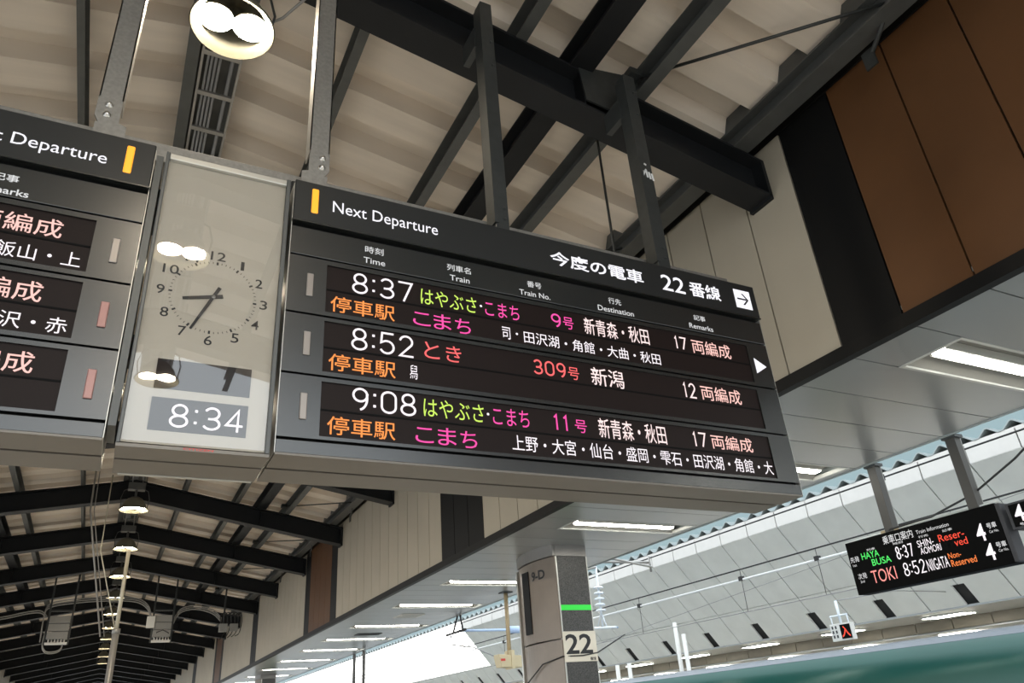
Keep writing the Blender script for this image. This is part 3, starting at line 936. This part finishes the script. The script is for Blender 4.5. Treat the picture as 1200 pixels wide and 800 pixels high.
# cable ladder under the ridge
t = thing('cable_ladder', (0.22, 50, 8.0), 'pale grey cable ladder running under the ridge above the clock', 'cable ladder')
MB().box(0.02, 0.045, Y0, Y1, 8.0, 8.09).box(0.395, 0.42, Y0, Y1, 8.0, 8.09).build('side_rail', 'conduit', t)
mb = MB(); y = 6.2 - 0.6 * 20
while y < Y1 - 1:
    mb.box(0.045, 0.395, y - 0.03, y + 0.03, 8.005, 8.03); y += 0.6
o = mb.build('rung', 'conduit', t); o['kind'] = 'stuff'
mb = MB()
for k in range(4): mb.tube([(0.09 + 0.04 * k, Y0, 8.045), (0.09 + 0.04 * k, Y1, 8.045)], 0.014, 6)
mb.tube([(0.33, Y0, 8.05), (0.33, Y1, 8.05)], 0.02, 6)
o = mb.build('cables', 'grey_wire', t); o['kind'] = 'stuff'
mb = MB()
for yb in BY: mb.box(-0.02, 0.46, yb - 0.05, yb + 0.05, 7.985, 8.0); mb.box(-0.02, 0.01, yb - 0.03, yb + 0.03, 7.985, 8.2); mb.box(0.43, 0.46, yb - 0.03, yb + 0.03, 7.985, 8.2)
mb.build('ladder_hanger', 'conduit', t)

# ------------------------------------------------------------------ brace rods near the eave
for i, yb in enumerate(BY[1:14]):
    yn = yb
    t = thing('brace_rod', (4.1, yn, 7.1), 'dark diagonal roof brace on the right, from the %s rafter' % ORD[i + 1] if i != 1 else 'long dark diagonal brace rod above the right end of the main board', 'brace', 'diagonal roof braces by the right eave')
    MB().tube([(4.1, yn - 0.22, 7.47), (5.50, yn - 2.10, 7.17)], 0.017, 8).build('rod', 'blackpost', t)
    mb = MB()
    if i == 1: mb.sweep([(3.46, 6.98), (3.86, 6.93), (4.16, 7.42), (4.16, 7.52), (3.98, 7.52), (3.42, 7.42)], [lambda a, b: (a, yn - 0.17, b), lambda a, b: (a, yn - 0.15, b)])
    mb.sweep([(yn - 0.30, 7.44), (yn - 0.14, 7.44), (yn - 0.14, 7.52), (yn - 0.30, 7.52)], [lambda a, b: (3.98, a, b), lambda a, b: (4.12, a, b)])
    mb.build('gusset', 'blackpost', t)
    MB().tube([(5.52, yn - 2.28, 7.32), (5.55, yn - 1.80, 6.86)], 0.022, 8).box(5.54, 5.56, yn - 1.82, yn - 1.70, 6.72, 6.92).build('end_rod', 'blackpost', t)
o = MB().tube([(3.85, 4.8, 7.02), (3.84, 4.8, 5.0), (3.84, 4.34, 4.99)], 0.013, 8).build('hanging_rod', 'blackpost')
tag(o, 'thin black rod between the two black posts, down behind the main board', 'rod')

# ------------------------------------------------------------------ equipment racks deep in the hall
def conduit_run(mb, pts, n=3, off=0.07, r=0.022):
    # smooth the polyline
    P = [Vector(p) for p in pts]
    fine = []
    for i in range(len(P) - 1):
        p0, p1, p2, p3 = P[max(i - 1, 0)], P[i], P[i + 1], P[min(i + 2, len(P) - 1)]
        for k in range(6):
            s = k / 6
            fine.append(0.5 * ((2 * p1) + (-p0 + p2) * s + (2 * p0 - 5 * p1 + 4 * p2 - p3) * s * s + (-p0 + 3 * p1 - 3 * p2 + p3) * s ** 3))
    fine.append(P[-1])
    for k in range(n):
        mb.tube([p + Vector((0, 0, -off * k)) for p in fine], r, 6)


def rack(xa, xb, label, small):
    t = thing('equipment_rack', ((xa + xb) / 2, 33, 5.1), label, 'equipment rack', 'equipment racks hung in the hall')
    mb = MB()
    for x in (xa, xb):
        mb.box(x - 0.03, x + 0.03, 32.97, 33.03, 5.15, 8.1)
    mb.box(xa, xb, 32.97, 33.03, 6.28, 6.34)
    mb.build('hanger_frame', 'blackpost', t)
    mb = MB()
    for k in range(3):
        mb.box(xa + 0.04, xb - 0.04, 32.9, 33.1, 6.12 - 0.27 * k - 0.24, 6.12 - 0.27 * k)
    mb.build('panel_box', 'box', t, bevel=0.01)
    mb = MB().box(xa + 0.02, xb - 0.02, 32.85, 33.15, 5.16, 5.22)
    for k in range(6): mb.tube([(xa + 0.12 + 0.1 * k, 33, 5.22), (xa + 0.12 + 0.1 * k, 33, 5.34)], 0.03, 6)
    mb.build('terminal_block', 'pole', t)
    mb = MB()
    if small:
        mb.box(1.40, 1.68, 32.8, 33.0, 5.66, 6.07)
        mb.build('junction_box', 'pole', t, bevel=0.01)
        mb = MB().tube([(1.75, 33, 5.3), (1.8, 32.9, 5.5), (2.0, 32.9, 5.58), (2.2, 32.9, 5.48), (2.28, 33, 5.25)], 0.02, 6)
        mb.build('cable_loop', 'wire', t)
    else:
        conduit_run(mb, [(-1.85, 33, 5.7), (-1.88, 33, 5.2), (-1.75, 33, 4.95), (-1.5, 33, 4.92), (-1.3, 33, 5.0), (-1.25, 33, 5.18)], 2, 0.05)
        mb.build('cable_loop', 'conduit', t)
    return t


rack(-1.84, -1.10, 'hanging grey equipment rack left of the pale mast, far down the hall', False)
rack(1.62, 2.32, 'hanging grey equipment rack right of the ridge lamps, far down the hall', True)
mb = MB(); conduit_run(mb, [(-1.98, 33.1, 5.4), (-2.0, 33.1, 6.2), (-1.87, 33.1, 6.58), (-1.06, 33.1, 6.74), (0, 33.1, 6.81), (0.93, 33.1, 6.77), (1.38, 33.1, 6.5), (1.55, 33.1, 6.05)], 3)
tag(mb.build('conduit_bundle', 'conduit'), 'arched bundle of grey conduits linking the two hanging racks', 'conduit')
mb = MB(); conduit_run(mb, [(2.34, 33.1, 5.95), (2.56, 33.1, 6.36), (3.09, 33.1, 6.49), (3.74, 33.1, 6.32), (4.1, 33.1, 6.0)], 3)
tag(mb.build('conduit_bundle', 'conduit'), 'arched bundle of grey conduits right of the right rack', 'conduit')
mb = MB(); conduit_run(mb, [(-4.9, 33.1, 5.95), (-3.34, 33.1, 6.12), (-2.6, 33.1, 6.29), (-2.15, 33.1, 6.33), (-1.92, 33.1, 6.15)], 2)
tag(mb.build('conduit_bundle', 'conduit'), 'grey conduits running left from the left rack', 'conduit')
t = thing('cable_box', (4.37, 33, 5.1), 'cluster of small grey cable boxes with looped cables by the right wall', 'cable box')
MB().box(4.02, 4.32, 32.9, 33.1, 5.48, 5.78).box(4.42, 4.72, 32.9, 33.1, 5.50, 5.78).build('box', 'box', t, bevel=0.01)
mb = MB()
for k in range(5):
    a = 4.08 + 0.14 * k
    conduit_run(mb, [(a, 33, 5.75), (a - 0.05, 32.95, 6.05), (a + 0.12, 32.95, 6.2), (a + 0.22, 33, 5.95), (a + 0.16, 33, 5.45), (a, 33, 5.2 + 0.03 * k)], 1, r=0.018)
mb.build('cable_loops', 'wire', t)
MB().box(4.14, 4.20, 32.97, 33.03, 5.6, 7.45).build('hanger', 'blackpost', t)

# pale mast and its stay wires
t = thing('mast', (0.25, 20, 0.0), 'tall pale thin mast standing below the clock among the far lamps', 'mast')
MB().tube([(0.25, 20, 0.0), (0.25, 20, 4.0)], 0.07, 12).build('base_tube', 'conduit', t)
MB().tube([(0.25, 20, 4.0), (0.25, 20, 5.80)], 0.042, 12).build('pole', 'mast', t)
MB().tube([(0.25, 20, 3.96), (0.25, 20, 4.06)], 0.085, 12).build('collar', 'conduit', t)
o = MB().tube([(-0.36, 20, 7.6), (-0.34, 20, 5.78), (0.22, 20, 4.05)], 0.014, 6).build('stay_wire', 'mast')
tag(o, 'pale stay wire slanting to the mast from the roof', 'wire')
o = MB().tube([(-0.74, 20, 7.9), (-0.70, 20, 6.7), (-0.05, 20, 3.9)], 0.022, 6).tube([(-0.66, 20, 7.9), (-0.62, 20, 6.7), (0.03, 20, 3.9)], 0.012, 6).tube([(-0.70, 20, 7.9), (-0.70, 20, 8.16)], 0.03, 6).build('hanging_cable', 'conduit')
tag(o, 'dark pair of cables slanting down left of the mast', 'cable')

# ------------------------------------------------------------------ numbered column
CX0, CX1, CY0, CY1 = 7.05, 7.70, 11.85, 13.25
t = thing('platform_column', (7.4, 12.5, 0), 'stout column with dark granite face and number 22, under the low canopy', 'column')
MB().box(CX0 + 0.02, CX1, CY0 + 0.02, CY1, 0.0, 4.4).build('core', 'colmetal', t)


def side(z0, z1, off):
    pts = []
    for k in range(13):
        s = k / 12
        pts.append((CX0 + 0.01 - 0.16 * math.sin(math.pi * min(1, s * 0.92 + 0.04)) ** 0.8 - off, CY0 + (CY1 - CY0) * s))
    pts += [(CX0 + 0.1, CY1), (CX0 + 0.1, CY0)]
    return MB().sweep(pts, [lambda a, b: (a, b, z0), lambda a, b: (a, b, z1)])


side(2.79, 4.17, 0.0).build('metal_cladding', 'colmetal', t)
side(0.0, 2.765, -0.005).build('lower_cladding', 'colmetal', t)
side(4.185, 4.40, 0.03).box(CX0, CX1 + 0.01, CY0 - 0.01, CY0 + 0.05, 4.185, 4.40).build('cap', 'colcap', t)
MB().box(CX0 + 0.02, CX1 - 0.005, CY0 - 0.012, CY0 + 0.02, 2.90, 4.18).box(CX0 + 0.02, CX1 - 0.005, CY0 - 0.012, CY0 + 0.02, 0.0, 2.41).build('granite_face', 'granite', t)
MB().box(CX0 - 0.005, CX0 + 0.02, CY0 - 0.014, CY0 + 0.02, 0, 4.18).box(CX1 - 0.008, CX1 + 0.012, CY0 - 0.014, CY0 + 0.02, 0, 4.18).build('edge_trim', 'edge', t)
MB().box(CX0 + 0.02, CX1 - 0.01, CY0 - 0.016, CY0, 3.245, 3.335).build('green_band', 'greenband', t)['label'] = 'bright green band'
pl = MB().box(CX0 - 0.005, CX1 + 0.015, CY0 - 0.025, CY0, 2.405, 2.895).build('number_plate', 'plate', t, bevel=0.004)
pl['label'] = 'cream plate with a black 22'
PC = face(CY0 - 0.0275)
letters('22', 'ink', pl, CX0 + 0.035, CX0 + 0.575, 2.53, 2.85, PC, bold=0.02)
letters('番線', 'ink', pl, CX0 + 0.50, CX0 + 0.62, 2.42, 2.475, PC, bold=0.02)
PSX = lambda u, v: (CX0 - 0.158 - 0.0, u, v)
mb = MB().box(CX0 - 0.165, CX0 - 0.02, 12.62, 12.86, 2.95, 4.04)
mb.build('dark_slot', 'blackpanel', t)['label'] = 'narrow dark upright slot'
def bulge(u):
    sv = (u - CY0) / (CY1 - CY0)
    return CX0 + 0.004 - 0.16 * math.sin(math.pi * min(1, sv * 0.92 + 0.04)) ** 0.8


letters('9-D', 'ink', t, 12.50, 12.10, 3.83, 4.0, lambda u, v: (bulge(u), u, v), name='column_code', bold=0.025)
MB().box(CX0 - 0.06, CX0 - 0.005, CY1, CY1 + 0.05, 0.0, 4.15).build('rear_trim', 'edge', t)  # pale strip added for the bright reflection on the column's far edge
dup(t, (0, 28.3, 0), 'distant second column of the same make under the low canopy, at the picture foot')
for i, (yy, zl) in enumerate(((31.5, 2.6), (30.2, 2.2))):
    o = MB().box(9.0, 9.1, yy - 0.05, yy + 0.05, zl, 4.40).build('canopy_post', 'postgrey')
    tag(o, ['thin grey post dropping from the canopy edge before the bright glazing, farther one', 'thin grey post dropping from the canopy edge before the bright glazing, nearer one'][i], 'post', 'thin posts at the canopy edge')
o = MB().tube([(7.03, 13.3, 1.9), (6.86, 12.9, 2.15), (6.87, 12.3, 2.42), (7.02, 11.84, 2.50), (7.4, 11.815, 2.50), (7.72, 11.83, 2.54), (8.6, 12.2, 2.86)], 0.012, 6).build('slack_cable', 'wire')
tag(o, 'thin dark cable slung round the numbered column', 'cable')

# ------------------------------------------------------------------ train information sign on posts from the canopy edge
XS = 9.1
t = thing('information_sign', (XS + 0.09, 6.2, 2.78), 'black train information sign with lit times, hung over the track edge', 'sign')
body = MB().box(XS, XS + 0.2, 5.14, 7.33, 2.778, 3.472).build('housing', 'signblack', t, bevel=0.006)
MB().box(XS + 0.0, XS + 0.2, 5.085, 5.14, 2.79, 3.46).build('end_cap', 'signgrey', t, bevel=0.01)
PI = lambda u, v: (XS - 0.004, u, v)
for s, c, y0, y1, z0, z1, md, bo in [
    ('乗車口案内', 'label', 6.722, 6.267, 3.325, 3.435, 'box', 0.004), ('Train Information', 'label', 6.216, 5.757, 3.350, 3.395, 'cap', 0.0),
    ('8:37', 'white', 6.582, 6.327, 3.104, 3.266, 'box', 0.0), ('SHIN-', 'white', 6.247, 6.019, 3.188, 3.272, 'box', 0.0), ('AOMORI', 'white', 6.234, 5.943, 3.097, 3.180, 'box', 0.0),
    ('Reser-', 'sred', 5.944, 5.603, 3.190, 3.277, 'box', 0.0), ('ved', 'sred', 5.76, 5.59, 3.100, 3.185, 'box', 0.0), ('4', 'white', 5.46, 5.348, 3.087, 3.288, 'box', 0.012),
    ('号車', 'label', 5.31, 5.192, 3.205, 3.270, 'box', 0.01), ('Car No.', 'label', 5.300, 5.187, 3.155, 3.185, 'cap', 0.0),
    ('HAYA', 'ggreen', 7.114, 6.832, 3.206, 3.293, 'box', 0.006), ('BUSA', 'ggreen', 6.976, 6.674, 3.100, 3.187, 'box', 0.006), ('先発', 'label', 7.306, 7.159, 3.198, 3.273, 'box', 0.003), ('1st', 'label', 7.285, 7.225, 3.145, 3.178, 'cap', 0.0),
    ('TOKI', 'srose', 7.04, 6.66, 2.882, 3.045, 'box', -0.004), ('8:52', 'white', 6.542, 6.227, 2.884, 3.050, 'box', 0.0), ('NIIGATA', 'white', 6.2, 5.907, 2.886, 3.025, 'box', 0.0),
    ('Non-', 'sora', 5.892, 5.725, 2.975, 3.042, 'box', 0.004), ('Reserved', 'sora', 5.881, 5.555, 2.880, 2.958, 'box', 0.004), ('4', 'white', 5.43, 5.314, 2.859, 3.050, 'box', 0.012),
    ('号車', 'label', 5.279, 5.155, 2.978, 3.042, 'box', 0.01), ('Car No.', 'label', 5.268, 5.152, 2.932, 2.962, 'cap', 0.0), ('次発', 'label', 7.251, 7.109, 2.970, 3.045, 'box', 0.003), ('2nd', 'label', 7.235, 7.168, 2.922, 2.954, 'cap', 0.0),
    ('列車', 'label', 7.006, 6.869, 3.300, 3.330, 'box', 0.003), ('時刻', 'label', 6.585, 6.439, 3.291, 3.322, 'box', 0.003), ('行先', 'label', 6.202, 6.062, 3.295, 3.325, 'box', 0.003), ('記事', 'label', 5.864, 5.731, 3.295, 3.325, 'box', 0.003)]:
    if ':' in s:
        led_number(s, 'L_' + c, body, y0, y1, z0, z1, PI, 0.015)
    else:
        letters(s, 'L_' + c, body, y0, y1, z0, z1, PI, md, bold=bo)
MB().tube([(XS + 0.05, 7.33, 3.47), (XS + 0.05, 6.3, 3.49), (XS + 0.06, 5.1, 3.48)], 0.02, 6).build('top_conduit', 'lightframe', t)
MB().box(XS + 0.03, XS + 0.17, 6.46, 6.74, 3.465, 3.51).build('post_foot', 'tan', t)


def sign_post(yc, label):
    t = thing('sign_post', (XS + 0.08, yc, 3.47), label, 'post', 'posts of the train information sign')
    MB().box(XS + 0.02, XS + 0.14, yc - 0.065, yc + 0.065, 3.47, 4.39).build('column', 'postgrey', t, bevel=0.004)
    MB().box(XS + 0.0, XS + 0.16, yc - 0.095, yc + 0.095, 4.36, 4.40).build('top_plate', 'blackpost', t)
    MB().box(XS + 0.135, XS + 0.15, yc - 0.065, yc + 0.065, 3.5, 4.36).build('rear_flange', 'galv', t)


sign_post(6.60, 'grey post holding the left end of the train information sign')
sign_post(5.40, 'grey post holding the right part of the train information sign')
t = thing('car_number_sign', (XS + 0.1, 4.4, 3.12), 'dark car number sign with a white 4, at the right picture edge', 'sign')
b2 = MB().box(XS + 0.0, XS + 0.2, 3.9, 5.03, 3.125, 3.425).build('housing', 'signgrey', t, bevel=0.006)
MB().box(XS - 0.006, XS + 0.001, 3.95, 4.99, 3.15, 3.40).build('display', 'signblack', b2)
letters('4', 'L_white', b2, 4.95, 4.84, 3.20, 3.385, lambda u, v: (XS - 0.009, u, v), bold=0.012)
letters('号車', 'L_label', b2, 4.93, 4.83, 3.155, 3.185, lambda u, v: (XS - 0.009, u, v), bold=0.01)
MB().box(XS + 0.05, XS + 0.13, 4.3, 4.4, 3.42, 4.39).build('stem', 'conduit', t)
o = MB().tube([(9.12, 3.6, 4.37), (9.2, 4.3, 4.16), (9.25, 4.8, 3.92), (9.22, 5.4, 3.66), (9.16, 6.0, 3.52), (9.12, 6.6, 3.50)], 0.013, 6).build('slack_cable', 'wire')
tag(o, 'black cable sagging from the canopy edge to the train information sign', 'cable')

# ------------------------------------------------------------------ overhead line above the track
def wire(name, x, z0, z1, r, m, label, ya=-8, yb=70):
    o = MB().tube([(x, ya, z0), (x, yb, z1)], r, 6).build(name, m)
    return tag(o, label, 'wire', 'overhead wires above the track')


wire('overhead_wire', 11.0, 4.70, 4.72, 0.014, 'wire', 'uppermost dark overhead wire along the white band')
wire('overhead_wire', 11.0, 3.93, 3.90, 0.014, 'wire', 'dark overhead wire across the middle of the sloped shell')
wire('overhead_wire', 11.0, 3.69, 3.85, 0.022, 'pale_wire', 'white overhead wire just below the dark one')
wire('overhead_wire', 11.0, 3.12, 3.18, 0.008, 'grey_wire', 'thin grey lowest overhead wire')
o = MB().tube([(11.0, 18, 3.05), (11.0, 5.0, 3.95)], 0.006, 5).build('overhead_wire', 'grey_wire'); tag(o, 'faint grey overhead wire slanting across the others', 'wire', 'overhead wires above the track')
dr = None
for i, y in enumerate((9.5, 11.44, 14.87, 18.4, 22.0)):
    t = thing('wire_dropper', (11, y, 3.15), 'thin vertical dropper between overhead wires, %s from the right' % ORD[i], 'dropper', 'droppers between the overhead wires')
    MB().tube([(11, y, 3.14), (11, y, 3.92)], 0.006, 5).build('wire', 'wire', t)
    MB().box(10.96, 11.04, y - 0.045, y + 0.045, 3.71, 3.79).build('clamp', 'wire', t)
t = thing('wire_clamp', (11, 7.85, 4.70), 'black clamp on the upper overhead wire beside the main board', 'clamp')
MB().box(10.96, 11.04, 7.78, 7.92, 4.66, 4.76).build('block', 'wire', t)
MB().tube([(11, 7.85, 4.70), (11, 7.82, 3.93)], 0.009, 5).tube([(11, 7.85, 4.74), (11, 7.85, 4.95)], 0.01, 5).build('dropper', 'wire', t)
t = thing('insulator_string', (10.5, 15.75, 3.38), 'white stacked disc insulator hanging right of the numbered column', 'insulator')
MB().tube([(10.5, 15.75, 3.38), (10.5, 15.75, 4.80)], 0.028, 8).build('rod', 'insul', t)
for k in range(5):
    zz = 4.30 - 0.13 * k
    MB().lathe([(0.03, 0.04), (0.10, 0.02), (0.13, -0.01), (0.12, -0.02), (0.03, 0.0)], (10.5, 15.75, zz), 16).build('disc', 'insul', t)
MB().tube([(10.5, 16.1, 3.42), (10.5, 15.2, 3.33)], 0.03, 8).tube([(10.5, 15.95, 3.44), (10.5, 15.77, 3.72)], 0.014, 6).tube([(10.5, 15.58, 3.40), (10.5, 15.73, 3.72)], 0.014, 6).build('base_bar', 'insul', t)
MB().tube([(10.5, 15.75, 4.78), (9.02, 15.75, 4.50)], 0.03, 8).build('arm', 'conduit', t)
o = MB().tube([(9.0, 13.4, 4.42), (11.0, 14.3, 4.62)], 0.03, 6).tube([(9.0, 13.0, 4.42), (11.0, 14.2, 4.50)], 0.025, 6).tube([(11.0, 14.25, 4.40), (11.0, 14.25, 4.75)], 0.025, 6).tube([(9.0, 13.0, 4.42), (9.0, 13.4, 4.42)], 0.02, 6).build('line_bracket', 'conduit')
tag(o, 'grey steel bracket from the canopy edge above the insulator', 'bracket')
t = thing('cantilever_tube', (10.5, 20.9, 4.0), 'pale blue insulated cantilever tube left of the numbered column', 'cantilever')
MB().tube([(9.03, 20.9, 3.97), (14.5, 20.9, 3.97)], 0.035, 10).build('arm', 'bluetube', t)
MB().tube([(10.6, 20.9, 3.97), (11.4, 20.9, 3.97)], 0.10, 12).build('insulator', 'bluetube', t)
MB().tube([(9.02, 20.6, 3.95), (9.02, 20.75, 4.42)], 0.03, 6).tube([(9.02, 21.3, 3.95), (9.02, 20.9, 4.42)], 0.03, 6).tube([(9.02, 20.4, 3.95), (9.02, 21.8, 3.95)], 0.035, 6).build('wall_frame', 'signgrey', t)
MB().tube([(9.03, 21.5, 3.9), (9.03, 21.4, 3.65), (9.6, 21.2, 3.55), (10.3, 20.95, 3.2)], 0.02, 6).build('lower_stay', 'grey_wire', t)

t = thing('loudspeaker', (8.6, 16.96, 2.68), 'cream loudspeaker box on a tan pole below the canopy, left of the column', 'loudspeaker')
MB().tube([(8.60, 16.96, 2.95), (8.60, 16.96, 4.39)], 0.05, 10).build('pole', 'tan', t)
MB().box(8.47, 8.73, 16.83, 17.09, 4.36, 4.39).build('ceiling_plate', 'blackpost', t)
mb = MB().sweep([(8.24, 2.98), (8.93, 2.93), (8.86, 2.68), (8.30, 2.70)], [lambda a, b: (a, 16.8, b), lambda a, b: (a, 17.1, b)])
mb.build('box', 'speaker', t, bevel=0.01)
MB().sweep([(8.90, 2.95), (8.97, 2.94), (8.93, 2.72), (8.85, 2.70)], [lambda a, b: (a, 16.82, b), lambda a, b: (a, 17.08, b)]).build('mouth', 'blackpanel', t)
MB().box(8.56, 8.64, 16.77, 17.13, 2.66, 3.06).build('strap', 'speaker', t)
MB().box(8.29, 8.40, 16.79, 16.80, 2.83, 2.88).build('red_label', 'redink', t)

# small hanging exit sign across the track
t = thing('hanging_sign', (14.0, 11.9, 2.62), 'small white hanging sign with a red glowing 入 across the track', 'sign')
hb = MB().box(13.95, 14.07, 11.63, 12.18, 2.60, 2.94).build('housing', 'pole', t, bevel=0.006)
MB().box(13.94, 13.951, 11.65, 11.91, 2.63, 2.91).build('display', 'signblack', hb)
letters('入', 'L_sred', hb, 11.89, 11.67, 2.66, 2.88, lambda u, v: (13.936, u, v), bold=0.02)
mb = MB()
for k in range(2):
    for j in range(3):
        mb.box(13.945, 13.951, 12.00 + 0.09 * k, 12.04 + 0.09 * k, 2.66 + 0.09 * j, 2.72 + 0.09 * j)
mb.build('pictograms', 'signgrey', hb)
MB().tube([(14.0, 11.90, 2.94), (14.0, 11.9, 3.40)], 0.03, 8).tube([(14.0, 11.68, 3.10), (14.0, 12.15, 3.10)], 0.018, 6).tube([(14.0, 11.70, 2.92), (14.0, 11.70, 3.10)], 0.014, 6).tube([(14.0, 12.13, 2.92), (14.0, 12.13, 3.10)], 0.014, 6).build('hanger', 'insul', t)
MB().tube([(14.0, 11.9, 3.40), (16.0, 11.9, 3.62), (17.9, 11.9, 3.60)], 0.012, 6).build('support_arm', 'grey_wire', t)

for i, (x, y, zt_) in enumerate(((13.0, 16.2, 3.53), (13.0, 15.92, 3.22), (13.0, 19.0, 2.76), (13.0, 18.42, 2.76))):
    o = MB().tube([(x, y, -1.2), (x, y, zt_)], 0.055 if i < 2 else 0.06, 10).build('white_post', 'pole')
    tag(o, ['tall white post behind the train, taller of the pair', 'white post behind the train, shorter of the pair', 'short white post just right of the numbered column', 'short white post, second right of the numbered column'][i], 'post', 'white posts behind the train')

# ------------------------------------------------------------------ train
t = thing('train', (11.2, 30, -0.9), 'glossy green high-speed train standing at the right, roof seen from below', 'train')
TX = 11.25
pr = [(TX - 1.62, -0.6), (TX - 1.68, 0.3), (TX - 1.68, 1.30), (TX - 1.64, 1.72), (TX - 1.52, 1.95), (TX - 1.30, 2.08), (TX - 0.95, 2.18), (TX - 0.5, 2.235), (TX, 2.25)]
full = pr + [(2 * TX - a, b) for a, b in pr[-2::-1]]
MB().sweep(full, [lambda a, b: (a, 2.2, b), lambda a, b: (a, 75, b)], smooth=True).build('body', 'traingreen', t)
rp = [(TX - 1.18, 2.118), (TX - 0.95, 2.188), (TX - 0.5, 2.243), (TX, 2.258), (TX + 0.5, 2.243), (TX + 0.95, 2.188), (TX + 0.95, 2.16), (TX, 2.23), (TX - 1.18, 2.09)]
MB().sweep(rp, [lambda a, b: (a, 2.3, b), lambda a, b: (a, 74.9, b)], smooth=False).build('roof_panel', 'trainroof', t)
MB().box(TX - 1.690, TX - 1.66, 2.3, 74.9, -0.5, 0.22).build('lower_body', 'trainwhite', t)
MB().box(TX - 1.692, TX - 1.66, 2.3, 74.9, 0.22, 0.32).build('stripe', 'trainpink', t)
mb = MB(); y = 3.0
while y < 73:
    mb.box(TX - 1.690, TX - 1.66, y, y + 0.75, 0.70, 1.22); y += 1.05
mb.build('window_band', 'trainglass', t)
mb = MB(); y = 4.0
while y < 72:
    for dx in (-0.7, 0.7):
        mb.box(TX + dx - 0.15, TX + dx + 0.15, y, y + 2.2, -1.2, -0.55)
    y += 8.5
mb.build('bogie', 'blackpost', t)
